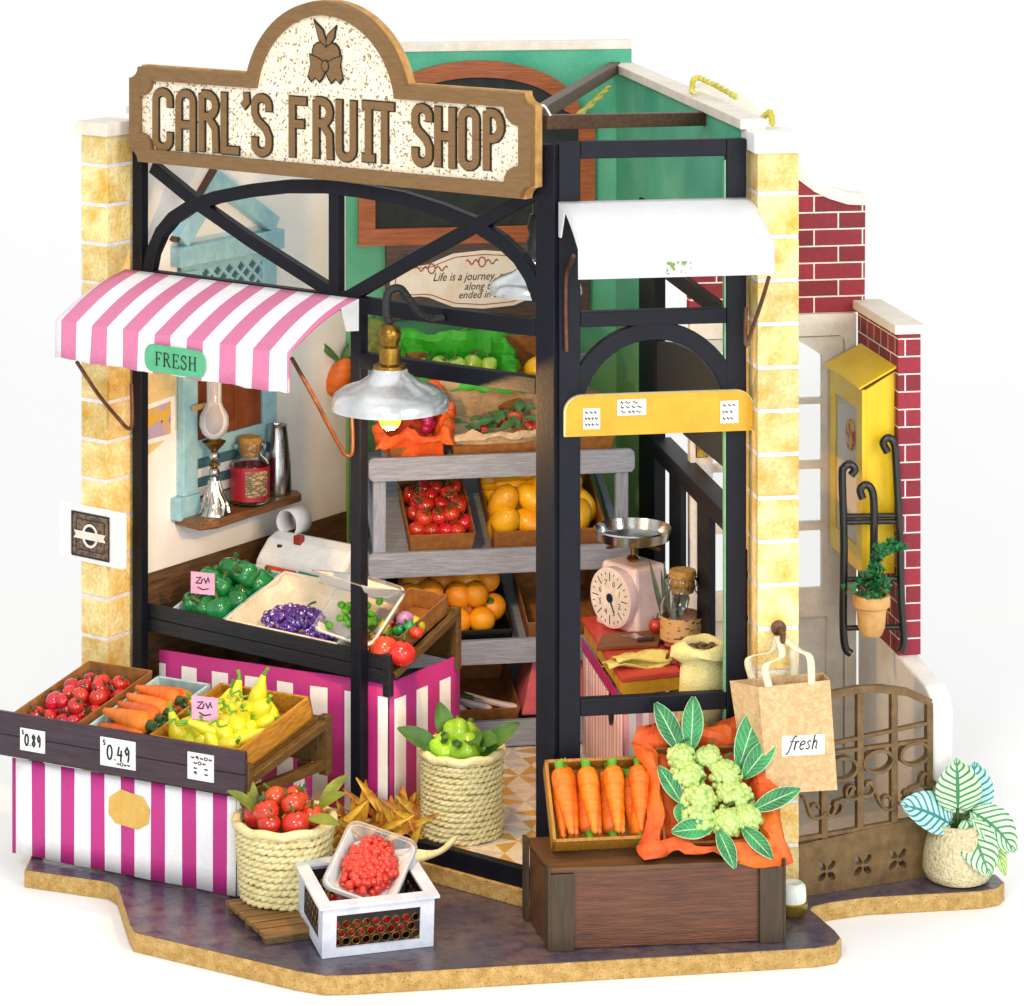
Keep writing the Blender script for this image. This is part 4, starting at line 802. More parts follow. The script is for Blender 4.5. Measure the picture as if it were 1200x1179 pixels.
def mk_ball(name,cat,r,mt,rz=1,stem=None,n=18):
    def f():
        m=MB(); m.ball((0,0,0),r,r,r*rz,n=n); o=solo(name,'x',cat,m,mt,W0,smooth=80)
        if stem: c=MB(); c.lathe([(.001,r*rz*.93),(r*.3,r*rz*.97),(r*.2,r*rz*1.03),(.001,r*rz*1.02)],8,cap=False); part('stem_scar',c,stem,o,smooth=50)
        return o
    return Proto(f)
def mk_pepper(r,mt):
    def f():
        m=MB(); n=20; pr=[(.001,-.9),(.5,-.92),(.85,-.6),(1,-.05),(.98,.45),(.72,.8),(.35,.82),(.001,.62)]; vs=[]
        m.lathe([(a*r,b*r) for a,b in pr],n,cap=False); m.v=[V((v.x*(1+.1*cos(4*math.atan2(v.y,v.x))),v.y*(1+.1*cos(4*math.atan2(v.y,v.x))),v.z)) for v in m.v]
        o=solo('bell_pepper','x','pepper',m,mt,W0,smooth=70); c=MB(); c.tube([(0,0,r*.6),(0,.01,r*.9),(r*.1,.02,r*1.3)],[r*.28,r*.16,r*.26],8); c.tube([(0,0,r*1.25),(r*.1,.02,r*1.28)],[r*.18,r*.2],8); part('stem',c,GREENSTEM,o,smooth=50); return o
    return Proto(f)
def pile(proto,M,pts,label,group,tilt=40,scale=(.9,1.1),seed=1,up=None):
    rr_=random.Random(seed); ps=proto if isinstance(proto,list) else [proto]
    for i,p in enumerate(pts):
        w_=M@V(p[:3]); 
        if up is not None: Rm=up(rr_,i)
        else: Rm=Euler((R(rr_.uniform(-tilt,tilt)),R(rr_.uniform(-tilt,tilt)),rr_.uniform(0,6.28))).to_matrix().to_4x4()
        Rm=Rm if (len(p)<4 or p[3] is None) else p[3]
        ps[i%len(ps)].put(T(w_)@Rm,label,group,scale=rr_.uniform(*scale))
def grid(x0,x1,y0,y1,z,nx,ny,jit=.3,seed=0,stag=True,zj=.02):
    rr_=random.Random(seed); o=[]; dx=(x1-x0)/nx; dy=(y1-y0)/ny
    for j in range(ny):
        for i in range(nx):
            o.append((x0+dx*(i+.5+(.25 if (stag and j%2) else -.25 if stag else 0))+rr_.uniform(-1,1)*dx*jit*.5,y0+dy*(j+.5)+rr_.uniform(-1,1)*dy*jit*.5,z+rr_.uniform(-1,1)*zj))
    return o
WOODY=wood('honey_wood','#c08a2c','#8f5f1c','Y',rough=.45,sc=1.2,coat=.2); TEAL=mat('pale_teal_paint','#b3d0d0','#93b7ba',rough=.6,scale=5,bump=.2)
PLUM=wood('plum_board','#43303c','#2e2029','X',rough=.4); OLIVE=wood('olive_wood','#6b4f24','#483415','Y',rough=.4,coat=.3)
BLKW=wood('black_board','#1d1f26','#101116','X',rough=.5)
# ---------------- front striped stall ----------------
fs=thing('fruit_stall','front market stall with magenta and white striped skirt and dark plum price board','stall',FS,(-1.6,.5,0))
SK=stripe('magenta_stripe_paper','#bf3086','#f4f4f8',.435,.30,.46,'X'); SKY=stripe('magenta_stripe_side','#bf3086','#f4efe6',.36,.2,.5,'Y')
xf=-3.22
m=MB(); m.sheet([[V((xf+(0-xf)*i/16,-.0+.012*sin(i*1.1)*(1-j/4),.25+(1.42-.25)*j/4)) for i in range(17)] for j in range(5)])
for v in m.v: v.z+=.0
part('front_skirt',m,SK,fs,solid=.015,smooth=30)
m=MB(); m.sheet([[V((.012+.01*sin(i),1.3*i/8+.0,.25+(1.42-.25)*j/3)) for i in range(9)] for j in range(4)]); part('side_skirt',m,SKY,fs,solid=.015,smooth=30)
fc=thing; 
m=MB(); m.poly([(-.39+a,.0+b) for a,b in [(-.26,-.12),(-.18,-.22),(.12,-.24),(.26,-.14),(.27,.04),(.18,.2),(-.14,.23),(-.27,.1)]],-.025,-.018)
ov=wt(FS,152,948,-.02); m=MB(); m.poly([(ov[0]+a,ov[1]-.22+.22+b) for a,b in [(-.3,-.1),(-.2,-.2),(.12,-.23),(.27,-.14),(.29,.03),(.2,.17),(-.12,.22),(-.29,.1)]],-.03,-.02); part('oval_label',m,mat('label_sand','#dcb45c','#d2a84e',rough=.6),fs)
for x_ in (-2.98,-1.55,-.09):
    for y_ in (.06,1.25): 
        m=MB(); m.box(x_-.06,x_+.06,y_,y_+.12,.222,1.5); part('leg',m,OLIVE,fs,bevel=.01)
m=MB(); m.box(-3.38,.22,-.14,-.08,1.75,2.02); m.box(-3.38,.22,-.14,-.08,1.48,1.745); part('front_board',m,PLUM,fs,bevel=.01)
m=MB(); m.box(.10,.2,-.08,1.38,1.42,1.54); part('rail',m,OLIVE,fs,bevel=.01)
m=MB(); m.bar((.16,-.05,1.62),(.16,1.38,1.98),.1,.1); part('rail',m,OLIVE,fs,bevel=.01)
for y_,z_ in ((-.07,1.85),(1.32,2.08)):
    m=MB(); m.box(.1,.22,y_,y_+.1,1.35,z_); part('post',m,OLIVE,fs,bevel=.01)
m=MB(); m.box(-3.3,.1,1.32,1.4,1.5,2.05); part('back_board',m,OLIVE,fs,bevel=.01)
TF=FS@T(V((0,0,1.70)))@rot(15,'X')
m=MB(); m.box(-3.3,.1,-.05,1.36,-.06,-.01); part('slanted_shelf',m,OLIVE,fs,M=TF)
def card(par,M,x,z,w_,h,y,txts,name='price_card',label=None,mt=None):
    m=MB(); m.box(x-w_/2,x+w_/2,y-.012,y,z-h/2,z+h/2); c=part(name,m,mt or WHITE,par,M=M,label=label)
    k=MB()
    for pts,wd in txts: k.ribbon([(x+a*w_,z+b*h) for a,b in pts],wd,y-.0165,y-.0125)
    q_=part('handwriting',k,INK,c,M=M); return c
def dig(ch,x,z,w_,h):
    D={'0':[(.5+.45*cos(R(a)),.5+.5*sin(R(a))) for a in range(90,460,30)],'8':[(.7,.9),(.4,1),(.15,.8),(.5,.55),(.85,.25),(.5,0),(.15,.2),(.5,.5),(.8,.8),(.6,.98)],'9':[(.85,.75),(.5,1),(.15,.75),(.4,.5),(.85,.7),(.8,.3),(.65,0)],'4':[(.35,1),(.1,.4),(.95,.4)],'|':[(.75,.75),(.65,-.05)],'.':[(.4,.0),(.55,.06)],'$':[(.8,.85),(.3,.9),(.2,.6),(.8,.4),(.7,.1),(.15,.15)],'~':[(0,.3),(.3,.6),(.5,.2),(.8,.55),(1,.3)]}
    return ([(x+a*w_,z+b*h) for a,b in D[ch]],)
fx=lambda px,py,t=-.15:wt(FS,px,py,t)
def price(px,py,digits,w_,h,lab):
    X_,Z_=fx(px,py); tx=[]; n=len(digits); 
    tx.append((dig('$',-.42,.22,.08,.2)[0],.013))
    x_=-.3
    for d in digits:
        if d=='.': tx.append((dig('.',x_-.01,-.25,.06,.5)[0],.026)); x_+=.08; continue
        if d=='4': tx.append((dig('4',x_,-.25,.16,.5)[0],.022)); tx.append((dig('|',x_,-.25,.16,.5)[0],.022))
        else: tx.append((dig(d,x_,-.25,.15,.5)[0],.022))
        x_+=.21
    if '4' in digits: tx+=[(dig(c,-.02+.1*i,-.42,.08,.12)[0],.009) for i,c in enumerate('~0~~')]
    card(fs,FS,X_,Z_,w_,h,-.141,tx,label=lab)
price(38,868,'0.89',.36,.27,'white price card reading $0.89 on the plum board')
price(138,883,'0.49',.5,.34,'white price card reading $0.49 each on the plum board')
X_,Z_=fx(235,899); tx=[]
for i in range(4):
    for j in range((5,3,2,2)[i]): tx.append((dig('~9~0~'[(i*2+j)%5],-.36+j*(.17 if i<2 else .42)+(.1 if i else 0),.27-i*.19,.13,.11)[0],.011))
card(fs,FS,X_,Z_,.36,.32,-.141,tx,name='note_card')
tomt=crate('kraft_tray','kraft card tray of red cherry tomatoes at the left end of the front stall','tray',TF@T(V((-3.12,.02,0))),.86,1.28,.3,KRAFT,.02,.05)
cart=crate('teal_crate','pale teal crate full of orange carrots in the middle of the front stall','crate',TF@T(V((-2.12,.02,0))),.78,1.3,.26,TEAL,.04)
lemt=crate('honey_crate','honey coloured wooden crate of yellow squashes on the front stall','crate',TF@T(V((-1.2,.02,0))),1.28,1.3,.3,WOODY,.04)
LT='glossy red cherry tomato with dark green stem in the kraft tray on the front stall'
pt=mk_tomato(r=.12)
pile(pt,TF,grid(-3.06,-2.34,.12,1.2,.15,4,5,.25,1)+grid(-2.98,-2.42,.3,1.1,.28,3,4,.4,2),LT,'cherry tomatoes in the kraft tray',60,(.85,1.1),3)
c1_,c2_=mk_carrot(.74,.145,True),mk_carrot(.68,.135,True)
pc_=[]
for i in range(10):
    row=i%6; lay=i//6; y=.22+row*.19+lay*.1; x0_=-1.42-.05*(i%3)+(.02 if lay else 0); z_=.18+.15*lay
    L_=(TF.to_3x3()@V((-1,.24+.06*((i*7)%3-1),-.03+.03*lay))).normalized()
    # carrot axis +z is the leafy top: top at the right end
    q_=(-L_).to_track_quat('Z','Y').to_matrix().to_4x4(); pc_.append((-2.08+.03*((i*5)%3)+(.02 if lay else 0),y+.0,z_,q_))
pile([c1_,c2_],TF,pc_,'orange carrot with dark green stub lying in the pale teal crate','carrots in the teal crate',scale=(.9,1.0),seed=5)
sq1,sq2=mk_squash('long'),mk_squash('round')
pile([sq1,sq2,sq2],TF,grid(-1.02,-.2,.2,1.1,.15,5,5,.2,7)+grid(-.95,-.3,.3,1.0,.27,4,4,.3,8),'small bright yellow squash in the honey coloured crate on the front stall','yellow squashes in the honey crate',70,(1.15,1.5),9)
sq1.put(T(TF@V((-.42,1.02,.36)))@rot(14,'Y')@rot(10,'X'),'yellow squash standing upright with its thin neck above the others',None,1.3)
m=MB(); 
for i in range(6):
    a=V((-1.0+.1*i,.15+.11*((i*5)%8),.42)); m.tube(spline([a,a+V((.08,.05,.04)),a+V((.14,.0,.0)),a+V((.2,.08,-.02))],4),.014,6)
solo('green_tendrils','loose bright green stalks lying over the yellow squashes','stalks',m,LGR,TF,smooth=60)
PINKP=mat('pink_note','#e9b3cf','#e2a6c5',rough=.6,bump=.04)
def picket(label,Mw,hgt=.28):
    t=thing('price_tag',label,'sign',Mw); m=MB(); m.box(-.035,.035,-.01,.01,-.06,hgt); part('stake',m,BLKW,t)
    m=MB(); m.box(-.17,.17,-.03,-.012,hgt-.12,hgt+.16); part('pink_note',m,PINKP,t)
    k=MB(); 
    for p in ([(-.09,.09),(-.02,.1),(-.09,.02),(-.02,.02),(.0,.08)],[(.02,.09),(.05,.03),(.08,.1),(.1,.04)],[(-.07,-.03),(0,-.06),(.09,-.04)]): k.ribbon([(a,b+hgt) for a,b in p],.014,-.035,-.0305)
    part('handwriting',k,INK,t)
p=TF@V((-.62,.32,.3)); picket('pink handwritten note on a black stake among the yellow squashes',T(p)@rot(-20,'Z'),.24)
# ---------------- counter behind the left bay ----------------
ct=thing('display_counter','inner display counter with magenta and white striped skirt and black slanted tray','counter',LF,(2.1,.4,.64))
SK2=stripe('magenta_bordered_paper','#c2247f','#f1eef2',.52,.6,.42,'X'); SK2.name='magenta_bordered_paper'
def bordered(name,per,off,duty,axis,zmax,zs=0): return stripe(name,'#b52b7d','#f1eee8',per,off,1-duty,axis,zr=(-1,zmax),zs=zs)
ztop=lambda s:2.12+.0625*(s-.35)
m=MB(); m.sheet([[V((.3+3.8*i/20,.2+.012*sin(i*.9),.66+(ztop(.3+3.8*i/20)-.66)*j/4)) for i in range(21)] for j in range(5)]); part('front_skirt',m,bordered('magenta_bordered_front',.545,.1,.5,'X',1.42,.0625),ct,solid=.015,smooth=30)
m=MB(); m.sheet([[V((4.12+.01*sin(i*1.3),.2+1.45*i/8,.66+(2.37-.66)*j/3)) for i in range(9)] for j in range(4)]); part('side_skirt',m,bordered('magenta_bordered_side',.46,.75,.5,'Y',1.5),ct,solid=.015,smooth=30)
m=MB(); m.box(.12,4.05,.16,.22,2.52,2.70); m.box(.12,4.05,.16,.22,2.34,2.513); part('front_board',m,BLKW,ct,bevel=.01)
m=MB(); m.box(4.05,4.16,.15,.24,2.2,2.72); part('post',m,BLKW,ct,bevel=.01)
m=MB(); m.box(4.06,4.17,1.52,1.62,2.2,2.99); part('post',m,OLIVE,ct,bevel=.01)
m=MB(); m.bar((4.12,.26,2.44),(4.12,1.6,2.9),.1,.1); part('rail',m,OLIVE,ct,bevel=.01)
m=MB(); m.box(4.05,4.11,.25,.33,2.0,2.45); part('post',m,OLIVE,ct,bevel=.01)
m=MB(); m.box(.12,4.06,1.56,1.62,2.3,2.9); part('back_board',m,OLIVE,ct,bevel=.01)
TC1=LF@T(V((0,.24,2.44)))@rot(17,'X')
m=MB(); m.box(.14,4.04,0,1.38,-.06,-.01); part('slanted_shelf',m,BLKW,ct,M=TC1)
cxp=lambda px,py,t=.3:wt(LF,px,py,t)[0]
xg0,xg1=cxp(206,700),cxp(268,714)
crate('teal_crate','pale teal crate of green peppers on the inner counter by the left post','crate',TC1@T(V((xg0,.03,0))),xg1-xg0-.02,1.25,.24,TEAL,.035)
GRP=mat('pepper_green','#1f8a45','#12692f',ovar=.35,rough=.15,coat=.6,scale=3,bump=.02,fine=.05)
pile(mk_pepper(.17,GRP),TC1,grid(xg0+.12,xg1-.12,.17,1.1,.2,3,4,.1,11)+grid(xg0+.2,xg1-.2,.4,1.0,.4,2,2,.3,12),'shiny green bell pepper in the teal crate on the inner counter','green peppers in the teal crate',50,(.85,1.1),12)
p=TC1@V((xg0+.42,.2,.2)); picket('pink handwritten note on a black stake among the green peppers',T(p)@rot(-20,'Z'),.34)
xp0,xp1=xg1+.02,cxp(402,740)
CRP=mat('cream_tissue','#ede3cf','#dccdb2',rough=.8,scale=3,bump=.4,bscale=12)
crate('card_tray','cream card tray of purple grapes in the middle of the inner counter','tray',TC1@T(V((xp0,.03,0))),xp1-xp0,1.25,.27,CRP,.03,.0)
wrap('tissue_paper','crumpled cream tissue paper lining the tray of purple grapes',TC1@T(V((xp0+.05,.08,.01))),xp1-xp0-.1,1.15,.17,CRP,.0,.04,3)
GRA=mat('grape_purple','#3c1478','#57208f',rough=.25,coat=.5,scale=9,bump=.02,speck=('#e4d8f4',16,.61))
def bunch(name,label,cat,M,c,rx,ry,rz,n,r,mt,seed,group=None,stem=True):
    rr_=random.Random(seed); t=thing(name,label,cat,M,c,group); m=MB()
    for i in range(n):
        a=rr_.random()*2*pi; q_=math.sqrt(rr_.random()); z=math.sqrt(1-q_*q_*.98)*rr_.uniform(.75,1.05)-(.3 if q_>.8 and i%2 else 0); m.ball((c[0]+rx*q_*cos(a)*(.85+.15*rr_.random()),c[1]+ry*q_*sin(a),c[2]+rz*z),r*rr_.uniform(.85,1.15),n=8)
    part('berries',m,mt,t,smooth=80)
    if stem: m=MB(); m.tube(spline([V(c)+V((0,ry*.7,rz*.3)),V(c)+V((.02,ry*1.1,rz*.7)),V(c)+V((.1,ry*1.3,rz*.9))]),.015,6); part('stalk',m,GREENSTEM,t,smooth=60)
    return t
bunch('grape_bunch','larger bunch of small purple grapes on cream tissue','grapes',TC1,(xp0+.85,.42,.15),.52,.26,.14,130,.052,GRA,5)
bunch('grape_bunch','smaller bunch of purple grapes beside the plastic clamshell box','grapes',TC1,(xp0+1.4,.2,.13),.25,.15,.12,60,.05,GRA,6)
# clamshell with greens
def clam(label,M,w_,d,h,lidang=70):
    t=thing('clamshell_box',label,'plastic box',M); FILM=clearfilm('clear_plastic',.06,'#f2f4f4',.1); m=MB()
    def shell(z0,z1,k):
        pts0=rrect(.1*k,w_-.1*k,.1*k,d-.1*k,.08,4); pts1=rrect(0,w_,0,d,.12,4); n=len(pts0); vs=[V((a,b,z0)) for a,b in pts0]+[V((a,b,z1)) for a,b in pts1]+[V((w_/2+(a-w_/2)*1.1,d/2+(b-d/2)*1.1,z1+.003)) for a,b in pts1]
        return MB().add(vs,[tuple(range(n))]+[(i,(i+1)%n,n+(i+1)%n,n+i) for i in range(n)]+[(n+i,n+(i+1)%n,2*n+(i+1)%n,2*n+i) for i in range(n)])
    part('tub',shell(0,h,1),FILM,t,M=M,solid=.012,smooth=40)
    L_=shell(h*.5,0,1.); part('lid',L_,FILM,t,M=M@T(V((0,d,h)))@rot(lidang,'X'),solid=.012,smooth=40); 
    return t
Mc=TC1@T(V((xp1-.35,.12,.22)))@rot(6,'Y')@rot(22,'X')
clam('clear plastic clamshell box of leafy greens on the inner counter',Mc,.86,.85,.24,125)
m=MB()
for i in range(40):
    c=V((.42+rnd.gauss(0,.13),.36+rnd.gauss(0,.12),.1+abs(rnd.gauss(0,.05)))); m.ball(c,.06,.04,.05,n=8,M=Euler((rnd.random()*6,rnd.random()*6,0)).to_matrix().to_4x4())
solo('leafy_greens','bright green leafy sprouts inside the plastic clamshell box','greens',m,mat('sprout_green','#7ac81e','#3f9a1c',rough=.4,scale=10),Mc,smooth=60)
xk0=xp1+.12
crate('kraft_tray','kraft card tray of mixed vegetables at the right end of the inner counter','tray',TC1@T(V((xk0,.42,.02))),3.98-xk0,1.0,.26,KRAFT,.02,.03)
crate('kraft_tray','low kraft card tray of large orange red tomatoes on the inner counter','tray',TC1@T(V((xk0,.0,.0))),3.98-xk0,.40,.2,KRAFT,.02,.0)
pile(mk_tomato('large_tomato',.18,TOMO,GREENSTEM),TC1,[(xk0+.22,.2,.2),(xk0+.5,.18,.22),(xk0+.75,.2,.2)],'large orange red tomato in the low kraft tray on the inner counter','large tomatoes in the low kraft tray',30,(.95,1.1),4)
mixm=[(mk_ball('purple_onion','onion',.12,mat('onion_purple','#b98ac0','#9a64a8',rough=.25,coat=.5),.85,GREENSTEM),[(.42,.75,.3)],'glossy pale purple onion among the mixed vegetables'),
 (mk_tomato('cherry_tomato',.085,TOM),[(.22,.72,.25),(.68,.62,.24),(.32,.88,.2)],'small red tomato among the mixed vegetables in the kraft tray'),
 (mk_pepper(.08,GRP),[(.1,.6,.24),(.55,.66,.28),(.45,.56,.26)],'small dark green pepper among the mixed vegetables'),
 (sq2,[(.2,.58,.22),(.5,.85,.18)],'small yellow squash among the mixed vegetables')]
for k,(pr_,ps,lb) in enumerate(mixm): pile(pr_,TC1,[(xk0+a,b,c) for a,b,c in ps],lb,lb if len(ps)>1 else None,50,(.9,1.1),k)
# back desk with register
dk=solo('back_desk','dark wood desk under the cash register behind the inner counter','desk',MB().box(.06,2.9,1.72,2.7,2.6,2.7).box(.1,.2,1.8,1.9,.645,2.6).box(2.7,2.8,1.8,1.9,.645,2.6).box(.1,.2,2.5,2.6,.645,2.6).box(2.7,2.8,2.5,2.6,.645,2.6),BROWN,LF,base=(1.5,2.2,.645),bevel=.01)
rx_,rz_=wt(LF,350,668,1.9)
m=MB(); m.box(rx_-1.0,rx_+.95,1.74,2.6,2.702,2.80); solo('teal_book','teal ledger book lying under the cash register','book',m,mat('teal_cover','#1d7f8c','#12626d',rough=.5),LF,base=(rx_,2,2.702),bevel=.02)
rg=thing('cash_register','small white plastic cash register with a curl of receipt paper','cash register',LF,(rx_,2.1,2.8)); xa_,zA=wt(LF,302,650,1.95); xb_,zB=wt(LF,402,655,1.95)
m=MB(); m.poly([(1.88,2.802),(2.55,2.802),(2.57,3.1),(2.48,3.24),(2.3,3.28),(2.14,3.22),(1.95,3.04),(1.88,2.95)],xa_,xb_,'yz'); part('body',m,mat('register_white','#fafaf6','#f0f0ea',rough=.3,coat=.3,bump=.05),rg,bevel=.06)
m=MB(); m.box(xa_-.03,xb_+.03,1.86,1.9,2.81,2.9); part('drawer',m,WHITE,rg,bevel=.02)
m=MB(); m.box(xa_+.5,xa_+.62,2.1,2.2,3.2,3.32); m.box(xa_+.25,xa_+.33,2.05,2.1,3.1,3.17); part('keys',m,mat('key_black','#20201f','#c23a2a',scale=2),rg,bevel=.01)
m=MB(); cR=V((xa_+.2,2.3,3.2)); pts=[cR+V((.19*cos(a)*(1-.04*a),.0,.2+.19*sin(a)*(1-.04*a))) for a in [i*.35-1 for i in range(16)]]
m.sheet([[p+V((0,y_,0)) for p in pts] for y_ in (0,.16,.32)]); part('receipt_paper',m,WHITE,rg,solid=.01,smooth=60)
m=MB(); 
def pen(label,px,py,col,ln):
    x_,z_=wt(LF,px,py,1.6); m=MB(); m.tube([(x_-ln/2,1.62,2.97),(x_+ln/2,1.6,2.97)],.05,10); o=solo('pen',label,'pen',m,mat('pen_'+col[1:],col,rough=.3,coat=.3),LF,base=(x_,1.6,2.97),smooth=50)
pen('orange red pen lying before the cash register',328,664,'#d94a22',.5); pen('teal green pen lying before the cash register',364,668,'#1b8a72',.42)
# ---------------- grey rack ----------------
GREYW=wood('grey_wood','#a0a9b8','#828b9b','X',rough=.6,sc=1.5,bump=.3)
GREYZ=wood('grey_wood_upright','#a0a9b8','#828b9b','Z',rough=.6,sc=1.5,bump=.3)
RK=BW@T(V((0,-3.3,0))); rk=thing('grey_rack','grey washed wooden display rack with four slanted shelves against the green wall','rack',RK,(1.7,1.3,.64))
tiers=[(.66,1.0),(1.76,2.08),(2.96,3.29),(4.24,4.55)]; TK=[]
for x_ in (.03,3.3):
    for y_ in (.035,2.75):
        m=MB(); m.box(x_,x_+.17,y_,y_+.12,.642,4.3 if y_<1 else 5.3); part('post',m,GREYZ,rk,bevel=.015)
    m=MB(); m.bar((x_+.085,.16,2.0),(x_+.085,2.75,2.95),.1,.12); part('side_rail',m,GREYZ,rk,bevel=.01)
    m=MB(); m.bar((x_+.085,.16,3.2),(x_+.085,2.75,4.2),.1,.12); part('side_rail',m,GREYZ,rk,bevel=.01)
for i,(a,b) in enumerate(tiers):
    m=MB(); m.poly(rrect(-.04,3.54,a,b,.08),-.06,.03); part('front_board',m,GREYW,rk,bevel=.01)
    ang=20 if i else 12
    Mt=RK@T(V((0,.06,b-.2)))@rot(ang,'X'); TK.append(Mt); m=MB(); m.box(.2,3.29,0,2.75,-.05,0); part('shelf',m,GREYW,rk,M=Mt)
kx=lambda px,py,t=.1:wt(RK,px,py,t)[0]
def tray_at(i,x0_,x1_,y0_,d,h,mt,label,name='kraft_tray',cat='tray',fl=.05,th=.02): return crate(name,label,cat,TK[i]@T(V((x0_,y0_,.005))),x1_-x0_,d,h,mt,th,fl)
# third shelf: tomatoes, mangoes
x0_,x1_=kx(482,640),kx(552,638); tray_at(2,x0_,x1_,.1,1.35,.42,KRAFT,'kraft card tray of round red tomatoes on the upper middle shelf of the grey rack')
pile(mk_tomato('round_tomato',.125,TOM,DKG),TK[2],grid(x0_+.06,x1_-.02,.18,1.25,.32,4,5,.3,21)+grid(x0_+.12,x1_-.1,.35,1.15,.47,3,4,.4,22),'round red tomato in a kraft tray on the grey rack','round tomatoes on the grey rack',60,(.9,1.1),8)
x0_,x1_=kx(580,640),kx(705,632); tray_at(2,x0_,x1_,.1,1.4,.42,KRAFT,'wide kraft card tray of yellow mangoes on the grey rack')
MAN=mat('mango_yellow','#f7c11c','#efa812',ovar=.35,rough=.3,scale=2,coat=.3,bump=.02,fine=.05,sss=.1)
pile(mk_ball('mango','mango',.2,MAN,1.55),TK[2],grid(x0_+.1,x1_-.1,.2,1.2,.36,4,3,.3,31)+grid(x0_+.1,x1_-.35,.35,1.15,.62,3,3,.3,32)+[(x0_+.75,.6,.85),(x0_+.5,.9,.9)],'large yellow mango piled in the wide kraft tray on the rack','mangoes on the grey rack',75,(.85,1.05),13)
# second shelf: oranges in wire basket, kraft tray
x0_,x1_=kx(468,745,.1)-.1,kx(598,740,.1); bk=tray_at(1,x0_,x1_,.1,1.5,.3,BLK,'black wire basket of oranges on the lower middle shelf',name='wire_basket',cat='basket',fl=.03,th=.03)
ORG=mat('orange_peel','#f5a01a','#e88a10',ovar=.35,rough=.4,scale=4,bump=.25,bscale=60,fine=.08,coat=.2)
pile(mk_ball('orange','orange',.2,ORG,.95,GREENSTEM),TK[1],grid(x0_+.12,x1_-.1,.2,1.45,.25,4,4,.2,41)+grid(x0_+.2,x1_-.15,.45,1.4,.52,4,3,.3,42),'ripe orange heaped in the black wire basket','oranges in the wire basket',50,(.85,1.05),14)
m=MB(); 
xq=kx(620,745,.1); tray_at(1,xq,xq+1.0,.1,1.3,.4,KRAFT,'kraft card tray with white paper at the right of the lower middle shelf')
m=MB(); 
# bottom shelf
x0_,x1_=kx(535,860),kx(606,855); tray_at(0,x0_,x1_,.15,1.3,.3,KRAFT,'kraft card tray of leeks on the lowest shelf of the rack')
LK=mat('leek_white','#e8dfe4','#7e9a5c',rough=.4,scale=2,lo=.5,hi=.6)
def mk_leek():
    m=MB(); m.lathe([(.001,0),(.05,.02),(.055,.1),(.04,.3),(.035,.6),(.001,.62)],10,cap=False); o=solo('leek','x','leek',m,LK,W0,smooth=60)
    c=MB()
    for k in (-1,0,1): c.ribbon([(0,.5),(.05*k,.75),(.14*k,1.0)],[.07,.07,.01],-.01+.005*k,.0+.005*k,'xz')
    part('leaves',c,GREENSTEM,o); return o
pile(Proto(mk_leek),TK[0],[(x0_+.15+.18*i,.25+.1*(i%2),.2,rot(60+8*i,'Z')@rot(-75,'X')) for i in range(5)],'white leek with green leaves in the low kraft tray','leeks in the low tray',seed=3)
xq=kx(612,850); m=MB(); m.poly([(xq,1.0),(xq+1.1,1.0),(xq+.95,1.75),(xq+.15,1.75)],.12,.9); solo('pink_box','salmon pink card box on the lowest shelf of the rack','box',m,mat('salmon_card','#e0707a','#cf6068',rough=.6,bump=.1),RK,base=(xq+.5,.5,1.0),bevel=.02)
# top shelf
ORP=mat('orange_tissue','#e8641c','#cf4a12',rough=.6,scale=2,bump=.3,bscale=10); GNP=mat('green_tissue','#38b428','#22921c',rough=.55,scale=2,bump=.3,bscale=10); BRP=mat('brown_tissue','#cbb391','#b39a76',rough=.8,scale=3,bump=.6,bscale=14)
x0_,x1_=kx(458,540),kx(515,535); 
crate('kraft_tray','kraft card tray wrapped in orange tissue at the left of the top shelf','tray',TK[3]@T(V((x0_,.1,.0))),x1_-x0_,1.15,.3,KRAFT,.02,.03)
wrap('tissue_paper','orange tissue paper folded over the tray behind the lit lamp',TK[3]@T(V((x0_-.05,.02,.02))),x1_-x0_+.1,1.25,.5,ORP,.16,.09,11)
bunch('radish_bunch','heap of magenta radishes in the orange tissue','radishes',TK[3],((x0_+x1_)/2,.65,.35),.3,.4,.2,40,.09,mat('radish_magenta','#c02a6a','#9a1a50',rough=.3,coat=.3),4,stem=False)
x0_,x1_=kx(532,530),kx(640,522)
crate('kraft_tray','kraft card tray lined with brown tissue on the top shelf','tray',TK[3]@T(V((x0_,.1,.0))),x1_-x0_,1.15,.3,KRAFT,.02,.03)
wrap('tissue_paper','crumpled brown tissue paper lining the tray of vine tomatoes',TK[3]@T(V((x0_,.08,.02))),x1_-x0_,1.2,.44,BRP,.12,.07,17)
pile(mk_tomato('vine_tomato',.12,TOMO,DKG),TK[3],[(x0_+.3,.35,.22),(x0_+.42,.42,.28),(x0_+.65,.7,.28),(x0_+.9,.75,.25),(x0_+.95,.35,.22),(x0_+.6,.3,.2),(x0_+1.1,.5,.24)],'orange red vine tomato among green leaves on brown tissue','vine tomatoes on the top shelf',50,(.85,1.1),17)
def leafmesh(m,base,direc,up,L,W_,curl=.25,n=7):
    d=V(direc).normalized(); u=V(up); s_=d.cross(u).normalized(); u=s_.cross(d); g_=[]
    for i in range(n+1):
        t=i/n; c=V(base)+d*L*t+u*(sin(t*pi*.6)*L*curl-t*t*L*curl*.8); wd=W_*sin(pi*min(1,t*.93+.04))**.8
        g_.append([c+s_*wd*k+u*abs(k)*W_*.28 for k in (-.5,-.25,0,.25,.5)])
    m.sheet(g_); return m
m=MB(); rr_=random.Random(4)
for i in range(22): 
    b_=V((x0_+.2+.9*rr_.random(),.25+.6*rr_.random(),.26+.12*rr_.random())); a=rr_.random()*6.3; leafmesh(m,b_,(cos(a),sin(a),.15),(0,0,1),.26,.15,.15,5)
